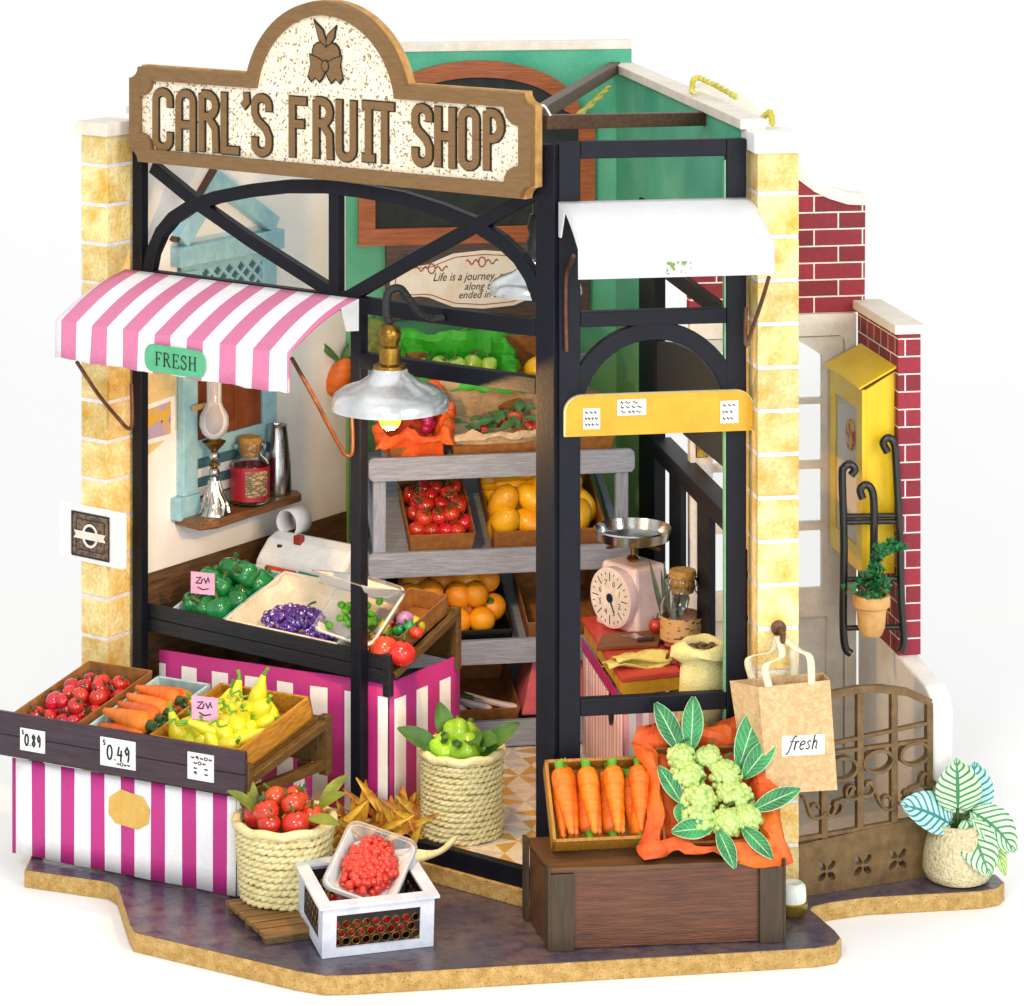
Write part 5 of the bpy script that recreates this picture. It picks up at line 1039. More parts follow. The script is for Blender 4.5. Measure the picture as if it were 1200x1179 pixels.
solo('vine_leaves','dull green vine leaves spread over the orange red tomatoes','leaves',m,mat('vine_green','#4f7a44','#35602f',rough=.6,scale=8),TK[3],smooth=50)
x0_,x1_=kx(500,530)-.1,kx(612,520)
crate('kraft_tray','kraft card tray under the bright green tissue at the back of the top shelf','tray',TK[3]@T(V((x0_,1.45,.0))),x1_-x0_,1.1,.25,KRAFT,.02,.03)
wrap('tissue_paper','bright green tissue paper around the pale green tomatillos',TK[3]@T(V((x0_,1.4,.02))),x1_-x0_,1.2,.46,GNP,.2,.08,23)
pile(mk_pepper(.13,mat('tomatillo_green','#a9c84a','#86ac30',rough=.3,coat=.4,scale=4)),TK[3],[(x0_+.3+.23*i,1.62+.42*j+.05*(i%2),.30+.02*j) for j in range(2) for i in range(5)],'pale green tomatillo in the bright green tissue','tomatillos on the top shelf',35,(.9,1.1),19)
x0_=x1_+.12; crate('kraft_tray','kraft card tray at the back right of the top shelf','tray',TK[3]@T(V((x0_,1.3,.0))),.85,1.2,.5,KRAFT,.02,.04)
pile(mk_ball('small_melon','melon',.17,MAN,1.2),TK[3],[(x0_+.2,1.55,.25),(x0_+.5,1.5,.25),(x0_+.35,1.9,.3)],'small yellow melon in the back right tray of the top shelf','small melons on the top shelf',50,(.95,1.05),20)
crate('kraft_tray','narrow kraft card tray at the front right end of the top shelf','tray',TK[3]@T(V((2.75,.1,.0))),.5,1.1,.36,KRAFT,.02,.03)
# hanging pineapple tops / decoration left of rack
pa=thing('pineapple_cutout','olive green pineapple shaped decoration on the green wall by the corner','decoration',BW,(.4,-.3,6))
for px,py in ((438,398),):
    X_,Z_=wt(BW,px,py,-.2); m=MB(); m.ball((X_,-.2,Z_-.1),.3,.12,.42,n=16); part('fruit',m,mat('pineapple_olive','#7e8a3a','#5c6a2a',rough=.6,scale=14,bump=.4,bscale=16),pa,smooth=60)
X_,Z_=wt(BW,405,420,-.2); m=MB(); 
for a in range(-60,61,24): leafmesh(m,(X_+.35,-.2,Z_+.3),(sin(R(a)),0,cos(R(a))),(0,-1,0),.32,.1,.1,5)
part('crown',m,GREENSTEM,pa,smooth=50)
bf=thing('carrot_decoration','orange carrot shaped decoration with long green leaf hanging by the plaster wall corner','decoration',BW,(.1,-.2,5))
X_,Z_=wt(BW,398,442,-.3); m=MB(); m.ball((X_,-.3,Z_),.17,.12,.3,n=14,M=rot(25,'Y')); part('root',m,CAR,bf,smooth=60)
m=MB(); leafmesh(m,(X_+.02,-.3,Z_+.2),(-.6,0,.6),(0,-1,0),.5,.1,.1,6); leafmesh(m,(X_+.02,-.3,Z_+.2),(.3,0,.8),(0,-1,0),.3,.1,.1,6); part('leaves',m,GREENSTEM,bf,smooth=50)
# ================= front of the shop =================
PALE=mat('straw_rope','#e9dfae','#d8ca8c',rough=.8,scale=8,bump=.4,bscale=30,fine=.2)
def basket(label,c,r0,r1,h,M=W0,rows=13):
    t=thing('rope_basket',label,'basket',M,c); m=MB(); n=84; dz=h/rows
    for j in range(rows):
        rr_=r0+(r1-r0)*j/(rows-1); z=dz*(j+.5); lobes=17; ph=j*1.3
        for st in (0,pi):
            pts=[];rad=[]
            for i in range(n):
                a=2*pi*i/n; k=lobes*a+ph+st; q_=rr_+.022*cos(k)+.008*noise.noise(V((a*2,j,0))); pts.append(V(c)+V((q_*cos(a),q_*sin(a),z+dz*.26*sin(k)+.018*noise.noise(V((cos(a)*2,sin(a)*2,j*.7)))))); 
            m.tube(pts,dz*.36,7,closed=True)
    part('woven_rope',m,PALE,t,smooth=70)
    m=MB(); pts=[]
    for i in range(n): a=2*pi*i/n; pts.append(V(c)+V(((r1+.02)*cos(a),(r1+.02)*sin(a),h+.012*sin(a*9))))
    m.tube(pts,.055,9,closed=True); part('rim',m,PALE,t,smooth=70)
    m=MB(); m.lathe([(.001,.02),(r0-.03,.02),(r1-.04,h*.9),(.001,h*.8)],30,c,cap=False); part('lining',m,mat('basket_lining','#b9a566','#93803f',rough=.9,bump=.4),t,smooth=60); return t
# pallet + tomato basket
pA,pB,pC=G(270,1063,.37),G(321,1102,.37),G(352,1093,.37)
PM=fr(pB.x-.12,pB.y+.22,.222,20,118); pt_=thing('small_pallet','small brown slatted pallet under the rope basket of tomatoes','pallet',PM,(.4,.6,0))
m=MB(); 
for y_ in (.0,.5,1.0): m.box(0,1.15,y_,y_+.1,0,.08)
part('bearers',m,OLIVE,pt_,bevel=.008); m=MB()
for i in range(6): m.box(-.02,1.17,-.02+i*.2,.13+i*.2,.081,.14)
part('slats',m,wood('pallet_wood','#9c7440','#6b4a22','X',rough=.5),pt_,bevel=.008)
bc=(-2.67,.06,.365)
basket('rope basket of red tomatoes standing on the small pallet',bc,.49,.55,.88,rows=11)
BT=mk_tomato('basket_tomato',.155,TOMO,GREENSTEM)
pile(BT,T(V(bc)),[(.32*cos(a),.32*sin(a),.93) for a in (0,1.05,2.1,3.15,4.2,5.2)]+[(.1,-.1,1.1),(-.12,.05,1.12),(.12,.16,1.08),(-.2,-.2,1.04)],'orange red tomato heaped in the rope basket on the pallet','tomatoes in the rope basket',35,(.9,1.1),33)
m=MB(); 
for d,L_,b_ in (((-.7,-.2,.6),.5,(-.3,-.1,.95)),((-.4,.3,.9),.45,(-.35,.1,.95)),((.9,-.3,-.1),.4,(.3,-.35,1.0)),((.8,-.2,.5),.42,(.4,.0,.98)),((.7,.3,.7),.5,(.4,.15,.95))): leafmesh(m,V(bc)+V(b_),d,(0,-.5,1),L_,.17,.2,6)
solo('basket_leaves','olive and lime green leaves tucked around the tomatoes in the rope basket','leaves',m,mat('olive_leaf','#8f9a2e','#5d6d22',rough=.6,scale=3),W0,base=bc,smooth=50)
# green basket
g0=G(541,975,.64); gc=(g0.x,g0.y,.645)
basket('rope basket of lime green fruit standing on the tiled floor by the counter',gc,.47,.47,1.0,rows=15)
LIM=mat('lime_green','#a5cf2a','#7eb01c',ovar=.35,rough=.25,coat=.4,scale=3,bump=.03)
pile(mk_pepper(.19,LIM),T(V(gc)),[(-.2,-.1,1.02),(.05,-.2,1.06),(.05,.1,1.12),(-.1,.2,1.05),(.25,.05,1.0),(-.05,-.02,1.2)],'lime green fruit in the rope basket on the tiled floor','lime green fruit in the basket',50,(.85,1.1),35)
m=MB()
for d,L_,b_ in (((-.9,-.1,.5),.62,(-.25,-.1,1.0)),((.9,-.1,.7),.6,(.25,-.1,1.0)),((-.3,.2,1),.5,(-.15,.1,1.05)),((.3,-.8,-.1),.35,(.1,-.1,1.2)),((.6,-.5,.1),.35,(.2,-.15,1.15))): leafmesh(m,V(gc)+V(b_),d,(0,-.7,.6),L_,.24,.2,6)
solo('basket_leaves','dark green pointed leaves spreading from the basket of lime green fruit','leaves',m,mat('deep_leaf','#4f7d2c','#315a1e',rough=.5,scale=3),W0,base=gc,smooth=50)
# dried leaves and husks
hc=G(440,985,.222); m=MB(); rr_=random.Random(12); HUS=mat('dry_husk','#e0b43c','#b5641e',rough=.6,scale=3.5,bump=.2,lo=.42,hi=.6,island=.5)
for i in range(120):
    px=355+rr_.random()*165; b_=G(px,1000+rr_.random()*22,.23); b_.z+=.1+.35*rr_.random(); a=rr_.uniform(-1.1,1.1); leafmesh(m,b_,(sin(a),rr_.uniform(-.4,.2),cos(a)),(0,-1,.2),(.22+.5*rr_.random()**2)*(1.0 if i%5 else 1.6),.06+.07*rr_.random(),rr_.uniform(-.3,.4),6)
solo('dried_leaves','heap of dry yellow and orange leaves between the two rope baskets','dried leaves',m,HUS,W0,base=hc,smooth=50)
for i,(px,py) in enumerate(((375,1000),(400,1006),(425,1000),(455,1010),(480,1006))):
    p=G(px,py,.3); m=MB(); m.ball((0,0,0),.13,.11,.2,n=14,jit=.1); m.tube(spline([(0,0,.17),(.03,0,.26),(.1,.02,.3)]),[.03]*12+[.02],6)
    solo('dry_gourd',['small amber gourd nearest the tomato basket','small brown gourd behind the white crate','pale gourd in the middle of the dry leaves','amber gourd beside the plastic berry box','small amber gourd nearest the green basket'][i],'gourd',m,mat('gourd_%s'%'abcde'[i],['#d99a2a','#a3591c','#e3c878','#d98f22','#cf8a26'][i],None,rough=.3,coat=.4,scale=4),T(p)@rot(rr_.uniform(-50,50),'Y'),smooth=60,group='dry gourds among the leaves')
m=MB(); h0_=G(480,1012,.6)
for i in range(3): m.tube(spline([h0_+V((-.5,.05*i,-.1)),h0_+V((0,.04*i,.02+.03*i)),h0_+V((.35,.05,.12)),h0_+V((.55,.1,.28))],4),[.05]*6+[.035]*6+[.02],7)
solo('straw_twist','twist of pale straw cord lying across the dry leaves','straw',m,PALE,W0,base=h0_,smooth=60)
# white lattice crate with tomatoes and a plastic box of berries
CM=fr(-2.13,-1.47,.224,16.2,108.3)@rot(5,'X'); cw,cd,chh=1.29,1.14,.58
wc=thing('white_crate','small white crate with round holed sides in front of the rope basket','crate',CM,(.65,.7,0))
WP=mat('white_paint_ply','#dfe3ec','#c6cddb',rough=.5,scale=4,bump=.1)
m=MB()
def frame_side(m,A0,w_,M):
    cut(m,[(0,0),(w_,0),(w_,chh),(0,chh)],[[(.16,.1),(w_-.16,.1),(w_-.16,chh-.1),(.16,chh-.1)]],0,.03,M)
frame_side(m,0,cw,T(V((0,0,0)))); part('front_frame',m,WP,wc,bevel=.006)
m=MB(); frame_side(m,0,cw,T(V((0,cd-.03,0)))); part('back_frame',m,WP,wc,bevel=.006)
m=MB(); frame_side(m,0,cd-.062,T(V((.03,.031,0)))@rot(90,'Z')); part('side_frame',m,WP,wc,bevel=.006)
m=MB(); frame_side(m,0,cd-.062,T(V((cw,.031,0)))@rot(90,'Z')); part('side_frame',m,WP,wc,bevel=.006)
m=MB(); gr_=MB()
fm_=lambda x0,x1,y0,y1: [(x0,y0),(x1,y0),(x1,y1),(x0,y1)]
Mrim=T(V((0,0,chh+.002)))@rot(90,'X')@rot(0,'Z'); 
r_=MB(); cut(r_,fm_(-.05,cw+.05,-cd-.05,.05),[fm_(.1,cw-.1,-cd+.1,-.1)],0,.03); r_.v=[V((v.x,-v.z,v.y+chh+.002)) for v in r_.v]; part('rim',r_,WP,wc,bevel=.006)
m=MB(); m.box(.03,cw-.03,.03,cd-.03,.005,.03); part('bottom',m,DARKWOOD,wc)
RING=mat('punched_black','#1c1413',rough=.5,bump=.1)
def punched(M,w_):
    hs=[]; n=int(w_/.115); 
    for r_i in range(3):
        for i in range(n+1):
            cx2=.17+(i+(.5 if r_i%2 else 0))*.115; cz2=.155+r_i*.098
            if cx2>w_-.17: continue
            hs.append([(cx2+.045*cos(a),cz2+.045*sin(a)) for a in [2*pi*k/12 for k in range(12)]])
    m=MB(); cut(m,[(.1,.08),(w_-.1,.08),(w_-.1,chh-.06),(.1,chh-.06)],hs,.035,.05,M); part('punched_panel',m,RING,wc)
    m=MB(); 
    for h_ in hs:
        c=(sum(p[0] for p in h_)/12,sum(p[1] for p in h_)/12); m.tube([M@V((c[0]+.046*cos(a),.034,c[1]+.046*sin(a))) for a in [2*pi*k/12 for k in range(12)]],.006,4,closed=True)
    part('eyelets',m,BRASS,wc)
punched(T(V((0,0,0))),cw); punched(T(V((0,cd-.085,0))),cw); punched(T(V((.085,.03,0)))@rot(90,'Z'),cd-.06); punched(T(V((cw,.03,0)))@rot(90,'Z'),cd-.06)
pile(mk_tomato('plum_tomato',.15,TOM,GREENSTEM),CM,grid(.15,cw-.15,.15,cd-.15,.18,4,3,.1,51),'red tomato lying inside the white crate with round holes','tomatoes in the white crate',40,(.9,1.05),36)
Mb=CM@T(V((.14,.60,.42)))@rot(24,'X')@rot(-32,'Z')
clam('clear plastic box of red berries leaning in the white crate',Mb,.78,1.0,.2,178)
BER=mat('berry_red','#e2432a','#c62a1a',rough=.2,coat=.5,scale=4,bump=.02,fine=.04,sss=.1)
bs=bunch('berry_bunch','bunch of small red berries in the clear plastic box','berries',Mb,(.38,.5,.12),.31,.44,.2,240,.05,BER,9,stem=False)
m=MB()
for k in range(5): m.tube(spline([(.4,.2+.12*k,.2),(.45,.3+.12*k,.3),(.5,.35+.12*k,.27)]),.018,6)
part('stalk',m,GREENSTEM,bs,M=Mb,smooth=50)
# brown wooden crate with carrots and white grapes
KM=fr(.43,-1.25,.222,5.8,105); kw,kd,kh=2.66,.98,.93
kc=thing('brown_crate','large dark brown wooden crate standing as a table in front of the corner window','crate',KM,(1.3,.5,0))
RW=wood('red_brown_wood','#6e4026','#4a2715','X',rough=.4,sc=1.1,coat=.15); RWY=wood('red_brown_wood_side','#5c3a22','#42260f','Y',rough=.4,coat=.15); DKT=wood('dark_trim','#4a3b28','#35291a','Z',rough=.45)
m=MB(); m.box(.03,kw-.03,.03,kd,0.01,kh-.06); part('panel',m,RW,kc)
m=MB(); m.box(0,kw,0,kd+.04,kh-.059,kh); part('top',m,wood('crate_top','#6b4a2b','#4c3119','X',rough=.45),kc,bevel=.008)
for x_ in (0,kw-.27): m=MB(); m.box(x_,x_+.27,-.03,.028,0,kh-.061); part('corner_board',m,DKT,kc,bevel=.006)
for x_ in (-.03,kw+.001): m=MB(); m.box(x_,x_+.03,-.03,.12,0,kh+.02); part('edge_strip',m,DKT,kc,bevel=.004)
m=MB(); m.box(-.045,-.001,kd-.1,kd+.05,0,kh+.03); part('edge_strip',m,DKT,kc,bevel=.004)
m=MB(); m.box(-.0,.029,.13,kd-.11,.02,kh-.07); part('side_panel',m,RWY,kc)
TK1=fr(.45,-.78,1.165,7)@rot(43,'X')
crate('honey_crate','tilted honey coloured wooden tray of bunch carrots on the brown crate','tray',TK1,1.22,1.02,.24,WOODY,.04)
lc1,lc2=mk_carrot(.8,.135),mk_carrot(.72,.12)
cps=[]
for i in range(8):
    x=.14+i*.135; fl_=i in (2,4,7); d=V(((.06 if i%2 else -.05),-1 if not fl_ else 1,.05)); q_=((TK1.to_3x3()@(-d)).normalized()).to_track_quat('Z','Y').to_matrix().to_4x4(); cps.append((x,(.9 if not fl_ else .12)*1.0-(0 if fl_ else .78),.13+.05*(i%2),q_)) 
cps=[(x,.12 if (i in (2,4,7)) is False else .88,z,q_) for i,(x,y,z,q_) in enumerate(cps)]
for i,(x,y,z,q_) in enumerate(cps):
    (lc1 if i%2 else lc2).put(T(TK1@V((x,y,z)))@q_,'long orange carrot in the tilted honey coloured tray on the brown crate','carrots in the tilted tray',rnd.uniform(.92,1.02))
for i in range(4): lc1.put(T(TK1@V((.22+.27*i,.1,.25)))@(((TK1.to_3x3()@V((.05*(i-1.5),1,.04))).normalized()).to_track_quat('Z','Y').to_matrix().to_4x4()),'long orange carrot in the tilted honey coloured tray on the brown crate','carrots in the tilted tray',.93)
TK2=fr(1.72,-.80,1.17,5)@rot(43,'X')
crate('kraft_tray','tilted card tray under the orange tissue on the brown crate','tray',TK2,1.15,1.2,.2,KRAFT,.03)
ORP2=mat('orange_tissue_bright','#d9481a','#e8711e',rough=.6,scale=1.4,bump=.25,bscale=8)
wrap('tissue_paper','large crumpled sheet of orange tissue on the brown crate under pale green grapes',TK2@T(V((-.02,-.0,.02))),1.2,1.26,.2,ORP2,.2,.1,41)
WG=mat('grape_pale','#c6dc8c','#a9c766',rough=.25,coat=.4,scale=6,bump=.02,fine=.05,sss=.15)
for i,(x,y,rx2) in enumerate(((.3,1.02,.16),(.62,1.0,.15),(.34,.78,.2),(.78,.78,.2),(.46,.5,.2),(.86,.5,.22),(.4,.24,.2),(.74,.2,.17),(.98,.24,.17))):
    bunch('grape_bunch',['pale green grape cluster at the top left of the orange tissue','pale green grape cluster at the top middle of the orange tissue','pale green grape cluster below the top left one','pale green grape cluster touching the long right leaves','pale green grape cluster in the middle left','large pale green grape cluster in the middle right','pale green grape cluster at the lower left','small pale green grape cluster at the lower middle','pale green grape cluster at the lower right leaf'][i],'grapes',TK2,(x,y,.24+.0*i),rx2,rx2*.85,.15,110,.042,WG,60+i,'pale green grapes on orange tissue')
GL=mat('grape_leaf','#35a058','#186a38',rough=.45,scale=3.5,bump=.3,fine=.3)
n=GL.node_tree.nodes; l=GL.node_tree.links; b=n['Principled BSDF']; t=n.new('ShaderNodeTexCoord'); s_=n.new('ShaderNodeSeparateXYZ'); l.new(t.outputs['UV'],s_.inputs[0])
au=mathn(n,l,'ABSOLUTE',mathn(n,l,'SUBTRACT',s_.outputs[0],.5)); vein=mathn(n,l,'GREATER_THAN',mathn(n,l,'FRACT',mathn(n,l,'SUBTRACT',mathn(n,l,'MULTIPLY',s_.outputs[1],9.),mathn(n,l,'MULTIPLY',au,4.))),.86)
f_=mathn(n,l,'MAXIMUM',mathn(n,l,'GREATER_THAN',au,.465),mathn(n,l,'MAXIMUM',mathn(n,l,'LESS_THAN',au,.025),mathn(n,l,'MULTIPLY',vein,.3)))
src_=b.inputs['Base Color'].links[0].from_socket; l.new(mixc(n,l,f_,src_,lin('#b9dcae')),b.inputs['Base Color'])
m=MB(); 
for b_,d,L_,W_ in (((.3,1.1,.25),(-.5,1,.35),.62,.26),((.42,1.1,.25),(.12,1,.45),.62,.26),((.95,.85,.25),(.45,1,.6),.8,.3),((1.0,.75,.25),(.8,.7,.5),.6,.26),((1.05,.32,.3),(1,.25,.35),.6,.22),((.55,.12,.3),(-.95,-.15,.15),.5,.24),((.62,.1,.3),(.25,-.9,.0),.5,.2),((.9,.12,.3),(.6,-.8,.0),.5,.2),((.25,.45,.25),(-.5,.9,.15),.5,.2),((.25,.45,.25),(-.1,-.6,.1),.3,.2)):
    leafmesh(m,b_,d,(0,-.2,1),L_,W_,.12,8)
solo('grape_leaves','long pointed green leaves around the pale green grapes','leaves',m,GL,TK2,base=(.5,.5,.3),smooth=50,solid=.008)
# kraft paper bag on the pillar
bt=-.72; bg=thing('paper_bag','kraft paper carrier bag with cream ribbon handles and a white label reading fresh','bag',RF,(2.7,-.5,1.65))
bxl=wt(RF,889,808,bt)[0]; bxr=wt(RF,972,800,bt)[0]; zb2,zt2=1.68,2.92
KB=mat('bag_kraft','#dcbc8e','#cda874',rough=.8,scale=16,bscale=50,bump=.2,speck=('#b48a54',50,.62),lo=.4,hi=.6)
dp=.36
m=MB(); A=lambda x,y,z:V((x,y,z))
xl2,xr3=wt(RF,854,812,bt+dp)[0],bxr+.02
F0=[A(bxl+.11,bt,zb2),A(bxr+.09,bt,zb2),A(xr3+.04,bt+dp,zb2),A(xl2+.2,bt+dp,zb2)]; F1=[A(bxl,bt,zt2),A(bxr,bt,zt2+.04),A(xr3-.02,bt+dp*.8,zt2+.04),A(xl2,bt+dp*.8,zt2)]
m.add(F0+F1,[(0,3,2,1),(0,1,5,4),(1,2,6,5),(2,3,7,6),(3,0,4,7)]); part('bag_body',m,KB,bg,solid=.015)
lw_=wt(RF,916,886,bt),wt(RF,966,860,bt); m=MB(); m.box(lw_[0][0],lw_[1][0],bt-.012,bt-.006,lw_[0][1],lw_[1][1]); lb=part('paper_label',m,WHITE,bg)
m=MB(); serif(m,'fresh',lw_[0][0]+.07,(lw_[0][1]+lw_[1][1])/2-.05,.165,bt-.013,ital=.22,gap=.0,k=.1); part('lettering',m,INK,lb,M=RF)
RIB=mat('cream_ribbon','#efe6c8','#e2d7ae',rough=.7,bump=.2)
hk_=wt(RF,915,744,-.42)
def ribbonstrip(pts,wd=.09):
    pts=spline(pts,6); m=MB(); m.sheet([[p+V((-wd/2,0,0)),p+V((wd/2,.015,0))] for p in pts]); part('handle',m,RIB,bg,solid=.012,smooth=50)
for y_,xo in ((bt-.02,0),(bt+dp*.8,-.12)):
    ribbonstrip([A(bxl+.12+xo,y_,zt2-.0),A(bxl+.08+xo,y_,zt2+.25),A(bxl+.3+xo*.5,y_*.6-.2,hk_[1]-.18),A(hk_[0]-.03,-.46,hk_[1]),A(hk_[0]+.15,y_*.6-.2,hk_[1]-.12),A(bxr-.24+xo,y_,zt2+.32),A(bxr-.22+xo,y_,zt2-.0)])
hk2=thing('bag_hook','round dark bronze hook on the right pillar holding the paper bag','hook',RF,(hk_[0],-.31,hk_[1]))
m=MB(); m.lathe([(.09,0),(.09,.03),(.04,.06)],18,(hk_[0],-.301,hk_[1]+.05),rot(90,'X')); part('rosette',m,CO,hk2,smooth=40)
m=MB(); m.tube(spline([(hk_[0],-.34,hk_[1]+.06),(hk_[0],-.46,hk_[1]+.02),(hk_[0],-.52,hk_[1]-.05),(hk_[0],-.54,hk_[1]+.06)]),.03,8); part('hook',m,CO,hk2,smooth=60)
# ---------------- corner counter and what stands on it ----------------
RC=fr(1.342,1.614,0,20,99.2); cc2=thing('corner_counter','red topped corner counter with pink striped skirt and scalloped magenta edge','counter',RC,(.5,1.2,.64))
m=MB(); m.box(-.0,1.0,-.0,2.66,2.37,2.44); part('top',m,mat('coral_top','#d9503f','#c23f36',rough=.4,scale=2,bump=.1),cc2,bevel=.015)
m=MB(); m.box(.03,.97,.03,2.62,2.2,2.368); part('mustard_band',m,mat('mustard_band','#dba41e','#c8901a',rough=.5),cc2)
PS=stripe('pink_stripe_side','#e7a4b4','#f6ece6',.17,.1,.5,'Y'); PS2=stripe('pink_stripe_front','#e7a4b4','#f6ece6',.17,.1,.5,'X')
m=MB(); m.sheet([[V((.02+.01*sin(i*1.7),2.6*i/14,.66+1.5*j/3)) for i in range(15)] for j in range(4)]); part('side_skirt',m,PS,cc2,solid=.012,smooth=30)
m=MB(); m.sheet([[V((.03+.93*i/10,.01+.01*sin(i*1.7),.66+1.5*j/3)) for i in range(11)] for j in range(4)]); part('front_skirt',m,PS2,cc2,solid=.012,smooth=30)
MG=mat('magenta_trim','#c3257e',rough=.5); 
def scal(L,n_,z1,z0): 
    o=[(0,z1)]; 
    for i in range(n_): x=L*i/n_; o+=[(x+.001,z0+.06),(x+L/n_/2,z0),(x+L/n_-.001,z0+.06)]
    return o+[(L,z1)]
m=MB(); m.poly(scal(.96,8,2.195,1.98),-.012,-.002); part('front_scallop',m,MG,cc2)
m=MB(); m.poly([(a,b) for a,b in scal(2.6,26,2.195,2.02)],-.012,.0,'yz'); part('side_scallop',m,MG,cc2)
m=MB(); m.poly([(.62+a,1.98+b-.12) for a,b in arc(0,0,.14,.2,0,360,18)[:-1]],-.02,-.012,'yz'); part('black_oval_label',m,INK,cc2)
def onc(px,py): g_=G(px,py,2.442); return g_
# scale
sp_=G(742,733,2.442); SCM=fr(sp_.x,sp_.y,2.442,-50); scl=thing('kitchen_scale','pale pink kitchen scale with a round white dial and steel pan','scale',SCM)
PKS=mat('scale_pink','#f3e3e6','#ecd3d9',rough=.25,coat=.5,bump=.03)
m=MB(); m.add([V(p) for p in ((-.42,-.3,0),(.42,-.3,0),(.42,.35,0),(-.42,.35,0),(-.33,-.26,.84),(.33,-.26,.84),(.33,.28,.84),(-.33,.28,.84))],[(0,3,2,1),(4,5,6,7),(0,1,5,4),(1,2,6,5),(2,3,7,6),(3,0,4,7)]); part('body',m,PKS,scl,bevel=.05)
Md=SCM@T(V((0,-.28,.43)))@rot(90,'X')
m=MB(); m.lathe([(.39,0),(.39,.12),(.36,.125)],36); part('dial_drum',m,PKS,scl,M=Md,smooth=40)
m=MB(); m.lathe([(.001,.128),(.355,.128),(.355,.131),(.001,.131)],36,cap=False); dl=part('dial_face',m,mat('dial_white','#f5efe4',rough=.4,bump=0),scl,M=Md)
m=MB(); 
for i in range(24):
    a=2*pi*i/24; r0_=.22 if i%3==0 else .3; m.ribbon([(r0_*cos(a),r0_*sin(a)),(.335*cos(a),.335*sin(a))],.012,.133,.136,'xy')
for i,ch in enumerate('01234567'):
    a=pi/2-2*pi*(i+.5)/8; mm=MB(); text(mm,ch,.11,.2*cos(a),.2*sin(a),0,.002); m.merge(MB().add([V((v.x,v.z,.134)) for v in mm.v],mm.f))
part('dial_marks',m,INK,dl,M=Md,norm=False)
m=MB(); m.lathe([(.001,.133),(.06,.133),(.06,.14),(.001,.14)],18,cap=False); m.ribbon([(.0,.0),(.1,-.19)],[.03,.008],.141,.146,'xy'); part('needle',m,mat('needle_navy','#1c2850',rough=.4),scl,M=Md)
m=MB(); m.lathe([(.06,.84),(.09,.88),(.035,.93),(.035,1.02),(.18,1.06),(.2,1.08)],20); m.bar((-.5,0,1.09),(.5,0,1.09),.05,.03); m.bar((0,-.45,1.088),(0,.45,1.088),.05,.03); part('pan_stand',m,BRASS,scl,smooth=40)
m=MB(); pr=[(.001,1.11),(.4,1.11),(.48,1.14),(.5,1.26),(.52,1.27),(.5,1.285),(.46,1.15),(.39,1.13),(.001,1.13)]; m.lathe(pr,40,cap=False); part('pan',m,STEEL,scl,smooth=50)
# boards, knife, tomato, cloth, jar, sack
bd=G(727,762,2.442); BM=fr(bd.x,bd.y,2.443,12,80); 
solo('chopping_board','brown chopping board on the coral counter top in front of the scale','board',MB().box(-.32,.5,0,.62,0,.06),wood('board_wood','#8d5a30','#6b3f1e','X'),BM,bevel=.015)
kn=thing('kitchen_knife','small kitchen knife lying on the brown chopping board','knife',BM,(.0,.3,.06)); m=MB(); m.poly([(-.05,.42),(.12,.5),(.3,.22),(.24,.18)],.062,.07,'xy'); part('blade',m,STEEL,kn); m=MB(); m.box(.2,.42,.1,.17,.062,.1); part('handle',m,DARKWOOD,kn,bevel=.01)
p=BM@V((.42,.42,.17)); mk_tomato('red_pepper',.1,TOM,GREENSTEM,'pepper').put(T(p),'small red pepper with a tall green stem beside the corked jar',None,1.1)
cl=G(748,779,2.455); m=MB(); m.sheet([[V((-.42+.8*i/8,-.16+.34*j/5+.05*i/8,.03+.05*sin(i*.8+j)+.03*(j>2))) for i in range(9)] for j in range(6)]); m.sheet([[V((-.3+.72*i/8,-.12+.3*j/5+.03*i/8,.09+.04*sin(i*.7+j*.8))) for i in range(9)] for j in range(6)])
solo('folded_cloth','folded lemon yellow cloth at the front edge of the coral counter','cloth',m,mat('lemon_cloth','#ece08a','#e0d06c',rough=.8,scale=4,bump=.3),fr(cl.x,cl.y,2.443,14),smooth=50,solid=.02)
jp=G(800,757,2.442); KJ=mat('tan_label','#d0aa70','#54391c',rough=.6,scale=10,lo=.57,hi=.6,stretch=(1,1,2.4)); PE=mat('pink_candies','#e0907f','#c9685e',rough=.4,scale=6)
corkjar('corked glass jar with a tan printed label on the coral counter',T(jp),.86,KJ,PE,(.13,.47))
for i,(px,py) in enumerate(((788,771),(800,776))):
    p=G(px,py,2.53); m=MB(); m.tube([p+V((.07*cos(a),.0,.07*sin(a))) for a in [2*pi*k/12 for k in range(12)]],.022,7,closed=True); solo('red_ring',['dark red ring leaning before the corked jar','dark red ring nearest the yellow sack'][i],'ring',m,mat('ring_red%s'%'ab'[i],'#8c2420',rough=.3,coat=.4),W0,base=p,smooth=60)
sk=RF@V((1.99,.62,1.52)); SKM=fr(sk.x,sk.y,1.75,9); YS=mat('sack_yellow','#f0e5a6','#e5d788',rough=.85,scale=5,bump=.5,bscale=45)
sa=thing('cloth_sack','pale yellow cloth sack with rolled top full of dark beans','sack',SKM)
m=MB(); g_=[]
for i,(r_s,z_) in enumerate(((.02,.02),(.25,.01),(.31,.12),(.33,.4),(.32,.75),(.3,1.0),(.27,1.1),(.33,1.16),(.4,1.2),(.38,1.3),(.3,1.33),(.24,1.28),(.24,1.2))):
    g_.append([V((r_s*cos(a)*(1+.06*sin(a*5+i*.6)),r_s*.75*sin(a)*(1+.05*cos(a*4)),z_+.03*sin(a*3+i)*(i>5))) for a in [2*pi*k/32 for k in range(33)]])
m.sheet(g_); part('sack_body',m,YS,sa,smooth=70)
m=MB(); 
for i in range(26): a=rnd.random()*6.3; q_=.2*math.sqrt(rnd.random()); m.ball((q_*cos(a),q_*.75*sin(a),1.26),.05,.035,.03,n=8)
